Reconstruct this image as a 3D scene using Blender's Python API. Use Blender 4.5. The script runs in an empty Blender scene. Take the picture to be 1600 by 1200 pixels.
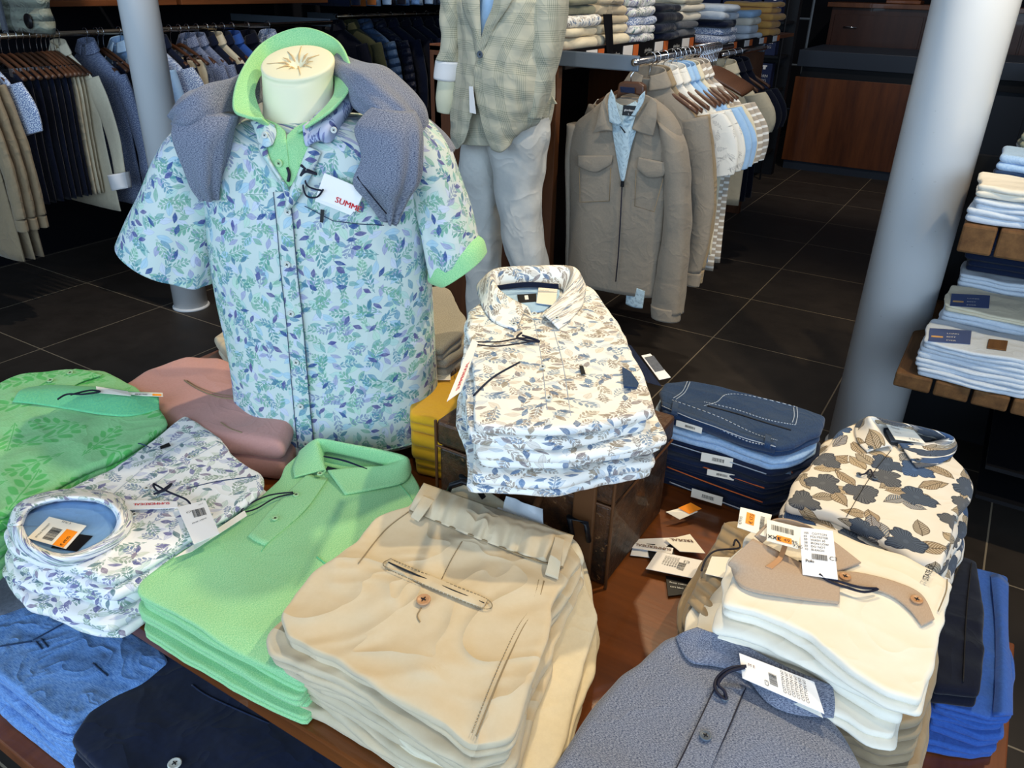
import bpy, bmesh, math, random
import numpy as np
from mathutils import Vector, Matrix, noise

S = bpy.context.scene
COL = S.collection
rnd = random.Random(7)

# ------------------------------------------------------------------ camera
CH = 1.472
FPX = 1234.0
RM = np.array([[0.84985362, 0.52660596, 0.02085625],
               [0.25613199, -0.37812066, -0.88961855],
               [-0.46059225, 0.7613875, -0.45622785]])   # rows: right, down, forward
cam = bpy.data.cameras.new('camera'); camo = bpy.data.objects.new('camera', cam); COL.objects.link(camo)
cam.sensor_width = 36; cam.lens = FPX / 1600 * 36; cam.clip_start = .05
m4 = Matrix(((RM[0][0], -RM[1][0], -RM[2][0], 0), (RM[0][1], -RM[1][1], -RM[2][1], 0),
             (RM[0][2], -RM[1][2], -RM[2][2], CH), (0, 0, 0, 1)))
camo.matrix_world = m4
S.camera = camo
# ------------------------------------------------------------------ world, lights, exposure
W = bpy.data.worlds.new('world'); S.world = W; W.use_nodes = True
W.node_tree.nodes['Background'].inputs[0].default_value = (.75, .83, 1, 1)
W.node_tree.nodes['Background'].inputs[1].default_value = .10
S.view_settings.view_transform = 'Standard'; S.view_settings.look = 'None'
S.view_settings.exposure = 0.0; S.view_settings.gamma = 1

def area(name, loc, target, sx, sy, power, color):
    l = bpy.data.lights.new(name, 'AREA'); l.shape = 'RECTANGLE'; l.size = sx; l.size_y = sy; l.energy = power; l.color = color
    o = bpy.data.objects.new(name, l); COL.objects.link(o); o.location = loc
    o.rotation_euler = (Vector(target) - Vector(loc)).to_track_quat('-Z', 'Y').to_euler(); return o
def spot(name, loc, target, power, color, ang=60, blend=.5, r=.04):
    l = bpy.data.lights.new(name, 'SPOT'); l.energy = power; l.color = color; l.spot_size = math.radians(ang); l.spot_blend = blend; l.shadow_soft_size = r
    o = bpy.data.objects.new(name, l); COL.objects.link(o); o.location = loc
    o.rotation_euler = (Vector(target) - Vector(loc)).to_track_quat('-Z', 'Y').to_euler(); return o
WARM = (1, .80, .50); COOL = (.55, .76, 1)
area('shop_window_light', (.6, -2.6, 1.9), (-.8, 1.5, .7), 4.5, 2.2, 148, COOL)
area('side_window_light', (-3.2, -1.9, 1.9), (-1.2, 1.5, .7), 2.2, 2.0, 45, COOL)
area('column_fill_light', (2.8, -1.0, 2.0), (-.1, 2.9, .8), 1.6, 1.8, 50, (.66, .82, 1))  # unseen fill lamp, added to brighten the thick column and the timber shelf
spot('ceiling_spot_table_right', (.55, 2.1, 3.0), (-.3, .8, .7), 145, WARM, 62, .5)
spot('ceiling_spot_table_left', (-.9, 2.2, 3.0), (-.9, .65, .7), 135, WARM, 56, .5)
spot('ceiling_spot_table_front', (-.1, .1, 3.0), (-.35, .75, .7), 32, WARM, 60, .6)
spot('ceiling_spot_shelf', (.9, 1.6, 3.0), (.25, 2.6, .9), 150, WARM, 45, .5)
spot('ceiling_spot_gondola', (.2, 2.1, 3.0), (-1.0, 2.9, .9), 95, (1, .84, .62), 60, .6)
spot('ceiling_spot_gondola_top', (-.6, 3.6, 3.0), (-1.3, 3.4, 1.2), 70, (1, .88, .7), 70, .6)
spot('ceiling_spot_mannequin', (-1.2, 1.5, 3.0), (-1.7, 2.6, 1.0), 60, (1, .92, .78), 50, .6)
spot('ceiling_spot_left_wall', (-2.5, 2.2, 3.0), (-3.9, 2.4, .9), 90, (1, .88, .72), 70, .7)
spot('ceiling_spot_back_rail', (-3.0, 4.6, 3.0), (-4.3, 5.6, .9), 90, (1, .88, .72), 75, .7)
spot('ceiling_spot_counter', (-.6, 5.4, 3.0), (-1.0, 7.4, .6), 110, (1, .88, .72), 70, .7)

# ------------------------------------------------------------------ geometry helpers
CAM = np.array([0, 0, CH])
def ray(px, py):
    return RM.T @ np.array([px - 800.0, py - 600.0, FPX])
def T(px, py, z):                      # point at height z seen along that direction
    d = ray(px, py); t = (z - CH) / d[2]; return CAM + d * t
def TY(px, py, y):                     # point on the plane y = const
    d = ray(px, py); return CAM + d * (y / d[1])
def TX(px, py, x):
    d = ray(px, py); return CAM + d * (x / d[0])
ORG = {}
def new(name, V, F, mat=None, parent=None, uv=None, smooth=True, origin=None, matidx=None):
    V = np.asarray(V, float)
    if parent is not None: o0 = ORG[parent.name]
    else:
        o0 = np.array(origin, float) if origin is not None else np.array([(V[:, 0].min() + V[:, 0].max()) / 2, (V[:, 1].min() + V[:, 1].max()) / 2, V[:, 2].min()])
    me = bpy.data.meshes.new(name); me.from_pydata((V - o0).tolist(), [], F); me.update()
    if uv is not None:
        ul = me.uv_layers.new(name='UVMap'); idx = np.zeros(len(me.loops), dtype=np.int32); me.loops.foreach_get('vertex_index', idx)
        ul.data.foreach_set('uv', np.asarray(uv, float)[idx].ravel())
    if smooth: me.polygons.foreach_set('use_smooth', [True] * len(me.polygons))
    if mat is not None: me.materials.append(mat)
    ob = bpy.data.objects.new(name, me); COL.objects.link(ob)
    if parent is not None: ob.parent = parent
    else: ob.location = o0
    ORG[ob.name] = o0
    return ob
def empty(name, loc, label=None, cat=None, group=None):
    o = bpy.data.objects.new(name, None); COL.objects.link(o); o.location = loc; o.empty_display_size = .05
    ORG[o.name] = np.array(loc, float)
    if label: tag(o, label, cat, group)
    return o
def tag(o, label, cat=None, group=None):
    o['label'] = label
    if cat: o['category'] = cat
    if group: o['group'] = group
    return o
def struct(o): o['kind'] = 'structure'; return o

class MB:
    def __init__(s): s.V = []; s.F = []; s.U = []
    def add(s, V, F, U=None):
        n = len(s.V); s.V += [tuple(v) for v in V]; s.F += [tuple(i + n for i in f) for f in F]
        s.U += [tuple(u) for u in U] if U is not None else [(v[0] + .3 * v[1], v[2] + v[1]) for v in V]
    def box(s, x0, x1, y0, y1, z0, z1):
        V = [(x, y, z) for x in (x0, x1) for y in (y0, y1) for z in (z0, z1)]
        s.add(V, [(0, 1, 3, 2), (4, 6, 7, 5), (0, 4, 5, 1), (2, 3, 7, 6), (0, 2, 6, 4), (1, 5, 7, 3)])
    def prism(s, pts, h):              # pts 3D polygon extruded by vector h
        n = len(pts); P = [np.array(p, float) for p in pts]; h = np.array(h, float)
        V = P + [p + h for p in P]
        s.add(V, [tuple(range(n))[::-1], tuple(range(n, 2 * n))] + [(i, (i + 1) % n, n + (i + 1) % n, n + i) for i in range(n)])
    def tube(s, pts, r, k=8, cap=True):
        P = [np.array(p, float) for p in pts]; n = len(P); rr = r if hasattr(r, '__len__') else [r] * n
        V = []; up = None
        for i in range(n):
            t = P[min(i + 1, n - 1)] - P[max(i - 1, 0)]; t /= (np.linalg.norm(t) + 1e-9)
            if up is None: up = np.array([0, 0, 1.0]) if abs(t[2]) < .9 else np.array([1.0, 0, 0])
            a = np.cross(t, up); a /= (np.linalg.norm(a) + 1e-9); b = np.cross(a, t); up = b
            for j in range(k):
                w = 2 * math.pi * j / k; V.append(P[i] + rr[i] * (math.cos(w) * a + math.sin(w) * b))
        F = [(i * k + j, i * k + (j + 1) % k, (i + 1) * k + (j + 1) % k, (i + 1) * k + j) for i in range(n - 1) for j in range(k)]
        if cap: F += [tuple(range(k))[::-1], tuple(range((n - 1) * k, n * k))]
        s.add(V, F)
    def lathe(s, c, prof, k=32, ax=None):   # prof: (r, h) along axis ax
        c = np.array(c, float); w = np.array(ax if ax is not None else (0, 0, 1), float); w /= np.linalg.norm(w)
        u = np.cross(w, (0, 1, 0) if abs(w[1]) < .9 else (1, 0, 0)); u /= np.linalg.norm(u); v = np.cross(w, u); V = []
        for r, h in prof:
            for j in range(k): a = 2 * math.pi * j / k; V.append(c + w * h + r * (math.cos(a) * u + math.sin(a) * v))
        F = [(i * k + j, i * k + (j + 1) % k, (i + 1) * k + (j + 1) % k, (i + 1) * k + j) for i in range(len(prof) - 1) for j in range(k)]
        F += [tuple(range(k))[::-1], tuple(range((len(prof) - 1) * k, len(prof) * k))]
        s.add(V, F)
    def build(s, name, mat, parent=None, smooth=False, bevel=0, origin=None):
        o = new(name, s.V, s.F, mat, parent, s.U, smooth, origin)
        bm = bmesh.new(); bm.from_mesh(o.data); bmesh.ops.recalc_face_normals(bm, faces=bm.faces); bm.to_mesh(o.data); bm.free()
        if bevel:
            b = o.modifiers.new('bevel', 'BEVEL'); b.width = bevel; b.segments = 2; b.limit_method = 'ANGLE'
        return o

def nz(x, y, z=0.0): return noise.noise(Vector((x, y, z)))
def cr(pts, t):                        # catmull-rom along list, t in 0..1
    n = len(pts) - 1; x = t * n; i = min(int(x), n - 1); f = x - i
    p0 = pts[max(i - 1, 0)]; p1 = pts[i]; p2 = pts[i + 1]; p3 = pts[min(i + 2, n)]
    return .5 * ((2 * p1) + (-p0 + p2) * f + (2 * p0 - 5 * p1 + 4 * p2 - p3) * f * f + (-p0 + 3 * p1 - 3 * p2 + p3) * f ** 3)
def sheet(name, rows, mat, parent=None, thick=.002, nu=24, nv=16, amp=0, freq=30, seed=0, uvs=(0, 0), origin=None):
    R = [[np.array(p, float) for p in r] for r in rows]
    g = np.zeros((nv + 1, nu + 1, 3))
    for j in range(nv + 1):
        col = [np.array([cr([R[k][i] for k in range(len(R))], j / nv)])[0] for i in range(len(R[0]))]
        for i in range(nu + 1): g[j, i] = cr(col, i / nu)
    du = np.gradient(g, axis=1); dv = np.gradient(g, axis=0); nn = np.cross(du, dv); nn /= (np.linalg.norm(nn, axis=2, keepdims=True) + 1e-12)
    if amp:
        for j in range(nv + 1):
            for i in range(nu + 1):
                p = g[j, i]; g[j, i] = p + nn[j, i] * amp * (nz(p[0] * freq + seed, p[1] * freq, p[2] * freq))
    U = np.concatenate([np.zeros((nv + 1, 1)), np.cumsum(np.linalg.norm(np.diff(g, axis=1), axis=2), axis=1)], axis=1) + uvs[0]
    Vv = np.concatenate([np.zeros((1, nu + 1)), np.cumsum(np.linalg.norm(np.diff(g, axis=0), axis=2), axis=0)], axis=0) + uvs[1]
    V = g.reshape(-1, 3); uv = np.stack([U.ravel(), -Vv.ravel()], 1)
    w = nu + 1
    F = [(j * w + i, j * w + i + 1, (j + 1) * w + i + 1, (j + 1) * w + i) for j in range(nv) for i in range(nu)]
    o = new(name, V, F, mat, parent, uv, True, origin)
    if thick:
        s = o.modifiers.new('thick', 'SOLIDIFY'); s.thickness = thick; s.offset = 0
    return o
def loft(name, rings, mat, parent=None, cap0=True, cap1=True, k=40, amp=0, freq=20, seed=0, steps=None, n=2.2, origin=None, stretch=(1, 1, 1), fold=0, foldn=9):
    # rings: (center, A half vector, B half vector)
    C = [np.array(r[0], float) for r in rings]; A = [np.array(r[1], float) for r in rings]; B = [np.array(r[2], float) for r in rings]
    steps = steps or (len(rings) - 1) * 6
    V = []; UV = []; acc = 0; prev = None
    for s in range(steps + 1):
        t = s / steps; c = cr(C, t); a = cr(A, t); b = cr(B, t)
        if prev is not None: acc += np.linalg.norm(c - prev)
        prev = c; per = 0; last = None
        for j in range(k + 1):
            w = 2 * math.pi * j / k; cw, sw = math.cos(w), math.sin(w)
            x = math.copysign(abs(cw) ** (2 / n), cw); y = math.copysign(abs(sw) ** (2 / n), sw)
            p = c + a * x + b * y
            if last is not None: per += np.linalg.norm(p - last)
            last = p
            q = p
            if amp or fold:
                d = p - c; d = d / (np.linalg.norm(d) + 1e-9); ww = w if j < k else 0
                q = p + d * (amp * nz(p[0] * freq * stretch[0] + seed, p[1] * freq * stretch[1], p[2] * freq * stretch[2]) + fold * t * math.sin(foldn * ww + seed + 1.3 * math.sin(2 * ww + seed)))
            V.append(q); UV.append((per, -acc))
    w = k + 1
    F = [(i * w + j, i * w + j + 1, (i + 1) * w + j + 1, (i + 1) * w + j) for i in range(steps) for j in range(k)]
    if cap0: F.append(tuple(range(k))[::-1])
    if cap1:
        e = steps * w; F.append(tuple(range(e, e + k)))
    o = new(name, V, F, mat, parent, UV, True, origin)
    bm = bmesh.new(); bm.from_mesh(o.data); bmesh.ops.recalc_face_normals(bm, faces=bm.faces); bm.to_mesh(o.data); bm.free()
    return o
def copy_tree(o, parent=None):
    c = o.copy(); COL.objects.link(c); c.parent = parent
    if parent is None and 'group' not in o: pass
    for ch in [q for q in o.children]: copy_tree(ch, c)
    return c

# ------------------------------------------------------------------ materials
def lin(h):
    if isinstance(h, str):
        h = h.lstrip('#'); c = [int(h[i:i + 2], 16) / 255 for i in (0, 2, 4)]
    else: c = h
    return tuple([(x / 12.92 if x <= .04045 else ((x + .055) / 1.055) ** 2.4) for x in c]) + (1,)
class NT:
    def __init__(s, name, rough=.8, sheen=0, metal=0, coat=0, spec=.3):
        s.m = bpy.data.materials.new(name); s.m.use_nodes = True; s.t = s.m.node_tree; s.b = s.t.nodes['Principled BSDF']
        s.b.inputs['Roughness'].default_value = rough; s.b.inputs['Metallic'].default_value = metal
        s.b.inputs['Specular IOR Level'].default_value = spec; s.b.inputs['Sheen Weight'].default_value = sheen; s.b.inputs['Coat Weight'].default_value = coat
        s.tc = s.t.nodes.new('ShaderNodeTexCoord')
    def n(s, ty, ins=None, **kw):
        q = s.t.nodes.new('ShaderNode' + ty)
        for k, v in kw.items(): setattr(q, k, v)
        for k, v in (ins or {}).items(): s.put(q.inputs[k], v)
        return q
    def put(s, sock, v):
        if isinstance(v, bpy.types.NodeSocket): s.t.links.new(v, sock)
        else: sock.default_value = v
    def math(s, op, a, b=0, c=0, clamp=False):
        q = s.t.nodes.new('ShaderNodeMath'); q.operation = op; q.use_clamp = clamp
        s.put(q.inputs[0], a); s.put(q.inputs[1], b); s.put(q.inputs[2], c); return q.outputs[0]
    def vmath(s, op, a, b=(0, 0, 0)):
        q = s.t.nodes.new('ShaderNodeVectorMath'); q.operation = op; s.put(q.inputs[0], a)
        if isinstance(b, (int, float)): s.put(q.inputs[3], b)
        else: s.put(q.inputs[1], b)
        return q.outputs[0]
    def mix(s, f, a, b, ty='MIX'):
        q = s.t.nodes.new('ShaderNodeMix'); q.data_type = 'RGBA'; q.blend_type = ty; s.put(q.inputs[0], f); s.put(q.inputs[6], a); s.put(q.inputs[7], b); return q.outputs[2]
    def ramp(s, f, stops, inter='LINEAR'):
        q = s.t.nodes.new('ShaderNodeValToRGB'); q.color_ramp.interpolation = inter; e = q.color_ramp.elements
        while len(e) < len(stops): e.new(.5)
        for el, (p, c) in zip(e, stops): el.position = p; el.color = c
        s.put(q.inputs[0], f); return q.outputs[0]
    def noise(s, vec, scale, detail=3, rough=.5):
        q = s.n('TexNoise', {'Vector': vec, 'Scale': scale, 'Detail': detail, 'Roughness': rough}); return q.outputs['Fac']
    def bump(s, h, dist, strength=1, normal=None):
        q = s.n('Bump', {'Height': h, 'Distance': dist, 'Strength': strength})
        if normal is not None: s.put(q.inputs['Normal'], normal)
        return q.outputs[0]
    def out(s, col=None, nrm=None, rough=None):
        if col is not None: s.put(s.b.inputs['Base Color'], col)
        if nrm is not None: s.put(s.b.inputs['Normal'], nrm)
        if rough is not None: s.put(s.b.inputs['Roughness'], rough)
        return s.m
def clothbump(s, uv, weave=900, wd=.00015, wr=.004, ws=14, cr_=.2):
    w1 = s.noise(s.tc.outputs['Object'], ws, 3, .5)
    b1 = s.bump(w1, wr, .8)
    q = s.n('TexNoise', {'Vector': s.tc.outputs['Object'], 'Scale': ws * .9, 'Detail': 2.0, 'Roughness': .45, 'Distortion': .9}).outputs['Fac']
    rid = s.math('POWER', s.math('SUBTRACT', 1, s.math('ABSOLUTE', s.math('MULTIPLY', s.math('SUBTRACT', q, .5), 2.6)), 0, True), 5)
    b2 = s.bump(rid, wr, cr_, b1) if cr_ else b1
    w2 = s.noise(uv, weave, 1)
    return s.bump(w2, wd, .3, b2)
def plain(name, c, rough=.6, metal=0, coat=0, spec=.3, var=.0, em=None):
    s = NT(name, rough, 0, metal, coat, spec)
    if var:
        f = s.noise(s.tc.outputs['Object'], 12, 4); c1 = lin(c); return s.out(s.mix(s.math('MULTIPLY', f, var), c1, tuple([x * .35 for x in c1[:3]]) + (1,)))
    return s.out(lin(c))
def cloth(name, c, c2=None, amt=.5, scale=350, stretch=(1, 1), wr=.004, ws=14, rough=.9, sheen=.15, weave=900, cr_=.2):
    s = NT(name, rough, sheen, spec=.15)
    uv = s.tc.outputs['UV']
    col = lin(c)
    if c2:
        v = s.n('Mapping', {'Vector': uv, 'Scale': (stretch[0], stretch[1], 1)}).outputs[0]
        f = s.noise(v, scale, 4, .8); f = s.n('MapRange', {'Value': f, 'From Min': .5 - .25 * amt, 'From Max': .5 + .25 * amt}).outputs[0]
        col = s.mix(f, lin(c), lin(c2))
    return s.out(col, clothbump(s, uv, weave=weave, wr=wr, ws=ws, cr_=cr_))
def leaf_cells(s, uv, scale, off, kind, lf=(.44, .16), seedw=0):
    v = s.vmath('ADD', uv, (off, off * 1.7, 0))
    vo = s.n('TexVoronoi', {'Vector': v, 'Scale': scale, 'Randomness': .6}, voronoi_dimensions='2D')
    loc = s.vmath('SCALE', s.vmath('SUBTRACT', v, vo.outputs['Position']), scale)
    sc = s.n('SeparateColor', {0: vo.outputs['Color']})
    ang = s.math('MULTIPLY', sc.outputs[0], 6.283)
    r = s.n('VectorRotate', {'Vector': loc, 'Angle': ang}, rotation_type='Z_AXIS').outputs[0]
    xyz = s.n('SeparateXYZ', {0: r}); x, y = xyz.outputs[0], xyz.outputs[1]
    rnd1, rnd2 = sc.outputs[1], sc.outputs[2]
    ay = s.math('ABSOLUTE', y)
    if kind == 'leaf':
        l, w = lf
        e = s.math('SUBTRACT', 1, s.math('POWER', s.math('ABSOLUTE', s.math('DIVIDE', x, l)), 1.6))
        hw = s.math('MULTIPLY', s.math('MAXIMUM', e, 0), w)
        d = s.math('SUBTRACT', hw, ay)
        m = s.math('MULTIPLY', d, 40, clamp=True)
        rim = s.math('MULTIPLY', m, s.math('SUBTRACT', 1, s.math('MULTIPLY', s.math('SUBTRACT', d, .025), 60, clamp=True)))
        mid = s.math('MULTIPLY', s.math('SUBTRACT', .014, ay), 150, clamp=True)
        mid = s.math('MULTIPLY', mid, s.math('LESS_THAN', s.math('ABSOLUTE', x), l))
        return m, s.math('MAXIMUM', rim, mid), rnd1, rnd2, (x, y, ay)
    if kind == 'sprig':
        q = s.math('SUBTRACT', x, s.math('MULTIPLY', ay, .8))
        pitch = .17
        fl = s.math('SUBTRACT', s.math('FRACT', s.math('DIVIDE', q, pitch)), .5)
        env = s.math('MULTIPLY', s.math('SUBTRACT', .46, s.math('ABSOLUTE', q)), .62)   # leaflet length envelope
        env = s.math('MINIMUM', env, .2)
        am = s.math('DIVIDE', s.math('SUBTRACT', ay, .012), s.math('MAXIMUM', env, .01))
        e = s.math('MULTIPLY', s.math('MULTIPLY', am, s.math('SUBTRACT', 1, am)), 1.75)
        m = s.math('MULTIPLY', s.math('SUBTRACT', e, s.math('ABSOLUTE', fl)), 9, clamp=True)
        m = s.math('MULTIPLY', m, s.math('GREATER_THAN', env, .02))
        st = s.math('MULTIPLY', s.math('SUBTRACT', .012, ay), 200, clamp=True)
        st = s.math('MULTIPLY', st, s.math('LESS_THAN', s.math('ABSOLUTE', x), .47))
        return s.math('MAXIMUM', m, st), st, rnd1, rnd2, (x, y, ay)
    if kind == 'flower':
        rr = s.math('SQRT', s.math('ADD', s.math('MULTIPLY', x, x), s.math('MULTIPLY', y, y)))
        th = s.math('ARCTAN2', y, x)
        pet = s.math('ADD', .24, s.math('ADD', s.math('MULTIPLY', s.math('ABSOLUTE', s.math('SINE', s.math('MULTIPLY', th, 1.5))), .18), s.math('MULTIPLY', s.math('ABSOLUTE', s.math('SINE', s.math('MULTIPLY', th, 5))), .05)))
        d = s.math('SUBTRACT', pet, rr); m = s.math('MULTIPLY', d, 40, clamp=True)
        rim = s.math('SUBTRACT', m, s.math('MULTIPLY', s.math('SUBTRACT', d, .03), 60, clamp=True))
        li = s.math('GREATER_THAN', s.math('SINE', s.math('MULTIPLY', th, 34)), .45)
        li = s.math('MULTIPLY', li, s.math('GREATER_THAN', rr, .06))
        return m, s.math('MULTIPLY', m, s.math('MAXIMUM', rim, s.math('MULTIPLY', li, .75))), rnd1, rnd2, (x, y, ay)
def palette(s, f, cols):
    n = len(cols); return s.ramp(f, [(i / n, lin(c)) for i, c in enumerate(cols)], 'CONSTANT')
def leafprint(name, bg, layers, scale=1, wr=.004, ws=12):
    s = NT(name, .8, .1, spec=.2); uv = s.tc.outputs['UV']
    dis = s.n('TexNoise', {'Vector': uv, 'Scale': 25.0, 'Detail': 1.0}).outputs['Color']
    uvd = s.vmath('ADD', uv, s.vmath('SCALE', s.vmath('SUBTRACT', dis, (.5, .5, .5)), .012 * scale))
    col = lin(bg); 
    for i, (kind, sc, cols, alpha, keep, lf) in enumerate(layers):
        m, ln, r1, r2, _ = leaf_cells(s, uvd, sc / scale, 3.7 * i + .31, kind, lf)
        pc = palette(s, r1, cols)
        wash = s.math('ADD', s.math('MULTIPLY', s.noise(uv, 160, 2), .7), alpha - .35)
        k = s.math('MULTIPLY', s.math('MULTIPLY', m, wash, clamp=True), s.math('LESS_THAN', r2, keep))
        col = s.mix(k, col, pc)
        dk = s.mix(.4, pc, lin('#2a3550'))
        col = s.mix(s.math('MULTIPLY', s.math('MULTIPLY', ln, .5), s.math('LESS_THAN', r2, keep)), col, dk)
    return s.out(col, clothbump(s, uv, wr=wr, ws=ws))
def flowerprint(name):
    s = NT(name, .8, .1, spec=.2); uv = s.tc.outputs['UV']
    dis = s.n('TexNoise', {'Vector': uv, 'Scale': 30.0, 'Detail': 2.0}).outputs['Color']
    uvd = s.vmath('ADD', uv, s.vmath('SCALE', s.vmath('SUBTRACT', dis, (.5, .5, .5)), .012))
    col = lin('#e8e0d4')
    for i, (kind, sc, cols, keep, lf) in enumerate([('leaf', 22, ['#8c7658', '#a08a68', '#7d7262', '#66707e'], .85, (.48, .26)), ('leaf', 19, ['#8a7559', '#5d6678', '#8a7c66'], .6, (.48, .24)), ('flower', 15.5, ['#4c586a', '#44608a', '#626468'], .8, None)]):
        m, ln, r1, r2, (x, y, ay) = leaf_cells(s, uvd, sc, 2.9 * i + .4, kind, lf)
        on = s.math('LESS_THAN', r2, keep); k = s.math('MULTIPLY', m, on)
        pc = palette(s, r1, cols)
        if kind == 'leaf':
            q = s.math('SINE', s.math('MULTIPLY', s.math('SUBTRACT', x, ay), 75)); veins = s.math('MULTIPLY', s.math('GREATER_THAN', q, .3), m)
            inner = s.mix(s.math('MULTIPLY', veins, .6), pc, lin('#d9cbb5'))
            col = s.mix(k, col, inner); col = s.mix(s.math('MULTIPLY', ln, on), col, lin('#4c4032'))
        else:
            col = s.mix(k, col, pc); col = s.mix(s.math('MULTIPLY', s.math('MULTIPLY', ln, on), .9), col, lin('#141c30'))
    return s.out(col, clothbump(s, uv, wr=.004, ws=12))
def wood(name, c1, c2, scale=1, along='X', rough=.4, coat=.3, c3=None):
    s = NT(name, rough, 0, 0, coat, .4); o = s.tc.outputs['Object']
    sc = {'X': (1, 9, 9), 'Y': (9, 1, 9), 'Z': (9, 9, 1)}[along]
    v = s.n('Mapping', {'Vector': o, 'Scale': tuple(scale * q for q in sc)}).outputs[0]
    f = s.noise(v, 2.2, 6, .6); g = s.noise(v, 14, 4, .7)
    col = s.ramp(f, [(.3, lin(c1)), (.7, lin(c2))])
    col = s.mix(s.math('MULTIPLY', g, .45), col, lin(c3 or '#1c0d06'))
    return s.out(col, s.bump(g, .0004, .3))

M = {}
M['print'] = leafprint('leaf_print_green_blue', '#c8d4d2', [
    ('leaf', 38, ['#a9cfca', '#9cc3dc', '#c6cee6', '#b4d8c4'], .65, 1.0, (.49, .24)),
    ('leaf', 45, ['#74a9a6', '#6495ae', '#9a9cc4', '#7cae98'], .75, .85, (.48, .20)),
    ('sprig', 22, ['#5c9a8c', '#4f8c90', '#70a692', '#7f8fae'], .85, 1.0, None),
    ('sprig', 26, ['#669f8f', '#548aa0', '#72a78f'], .8, .8, None),
    ('leaf', 50, ['#3d5690', '#535794', '#4f7f96', '#5d5a90'], .9, .32, (.47, .20))])
M['print_dense'] = leafprint('leaf_print_violet_green', '#f0efee', [
    ('leaf', 40, ['#bccfc2', '#c4c6dc', '#ccd4c2'], .6, 1.0, (.48, .22)),
    ('sprig', 25, ['#6b8f86', '#7b8ea8', '#8a9c88', '#8b8ab0'], .85, 1.0, None),
    ('sprig', 29, ['#7f998c', '#6d7fa6', '#93a58e'], .8, .85, None),
    ('leaf', 50, ['#55578f', '#6d6a9c', '#5a7a80', '#8d7f94'], .85, .6, (.47, .19))])
M['print_suit'] = leafprint('leaf_print_taupe_blue', '#f2f0ea', [
    ('leaf', 38, ['#cfc6ba', '#c0cedc', '#d4cabb'], .6, .85, (.48, .22)),
    ('sprig', 23, ['#8e8076', '#6f8aa6', '#9a8c7e', '#a39a8c'], .85, 1.0, None),
    ('sprig', 28, ['#9a8d82', '#7d94ac', '#8a8078'], .8, .8, None),
    ('leaf', 46, ['#5a7fa8', '#8a7f80', '#48688f', '#9a8c78'], .8, .6, (.47, .2))])
M['flower'] = flowerprint('navy_taupe_flower_print')
M['green'] = cloth('mint_green_melange_pique', '#70be84', '#b4dfa6', .38, 420, (1, 3), wr=.003, cr_=.1)
M['green_dark'] = cloth('teal_green_pique', '#55b78d', '#7fd08e', .8, 260)
M['denimblue'] = cloth('blue_grey_melange_knit', '#2a3654', '#989eae', .34, 420, (1, 3), wr=.005, ws=10, cr_=.1)
M['beige'] = cloth('sand_cotton_twill', '#d0c0a4', '#c9b899', 1, 40, wr=.013, ws=7, weave=1400, cr_=.5)
M['taupe'] = cloth('taupe_cotton_twill', '#a08d72', '#978467', 1, 40, wr=.008, ws=10, cr_=.4)
M['taupe_knit'] = cloth('taupe_knit_rib', '#a88f78', '#bca58e', 1, 420, (1, 1), wr=.002)
M['white'] = cloth('ecru_jersey', '#efe7d6', '#eae2d1', 1, 30, wr=.005, ws=9)
M['pink'] = cloth('dusty_pink_sweat', '#bd8a84', '#c99a92', 1, 240, wr=.004)
M['yellow'] = cloth('mustard_yellow_knit', '#d8a627', '#cf9c1e', 1, 200, wr=.006)
M['knit'] = cloth('salt_and_pepper_knit', '#4b4a48', '#cfc7b6', 1.3, 420, wr=.004)
M['bluelight'] = cloth('light_blue_slub', '#2a66b4', '#8fb6e4', .6, 110, (1, 7), wr=.010, cr_=.35)
M['blue'] = cloth('cobalt_blue_knit', '#2b4f9c', '#3c67b8', 1, 200, wr=.004)
M['navy'] = cloth('navy_cotton', '#0d1428', '#141d36', 1, 60, wr=.008)
M['navy_black'] = cloth('midnight_knit', '#0b0e1a', '#12162a', 1, 300, wr=.004)
M['lining'] = cloth('mid_blue_lining', '#6d97c6', '#789fcc', 1, 60)
M['sky'] = cloth('sky_blue_cotton', '#9cc0e4', '#a8c9ea', 1, 60)
M['denim'] = cloth('indigo_denim', '#142540', '#2c466c', 1.0, 180, (3, 1), wr=.006)
M['denim_dark'] = cloth('dark_denim', '#131c33', '#1e2b48', 1.2, 180, (3, 1), wr=.006)
M['denim_light'] = cloth('bleached_denim', '#7ea4d0', '#b7cfe8', 1, 180, wr=.006)
M['denim_grey'] = cloth('grey_denim', '#4c4f58', '#6c7078', 1, 160)
M['palejean'] = cloth('pale_stone_denim', '#c6d2e0', '#dbe2ea', 1, 150)
M['cream'] = cloth('cream_twill', '#e8dcc0', '#dccfb2', 1, 60)
M['orange_th'] = plain('orange_thread', '#d06a34', .7)
M['white_th'] = plain('white_thread', '#aab4c2', .8)
M['tan_th'] = plain('tan_thread', '#8f7d60', .9)
def gp():   # green tropical print
    s = NT('green_palm_print', .85, .1, spec=.15); uv = s.tc.outputs['UV']
    v = s.n('Mapping', {'Vector': uv, 'Scale': (1, 5, 1)}).outputs[0]
    base = s.mix(s.noise(v, 120, 2), lin('#74c47c'), lin('#a9e0a6'))
    for i in range(2):
        m, ln, r1, r2, _ = leaf_cells(s, uv, 8 + 2 * i, 1.3 + 2 * i, 'sprig')
        base = s.mix(s.math('MULTIPLY', m, .8), base, lin('#52bd5c'))
    return s.out(base, clothbump(s, uv))
M['green_palm'] = gp()
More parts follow.
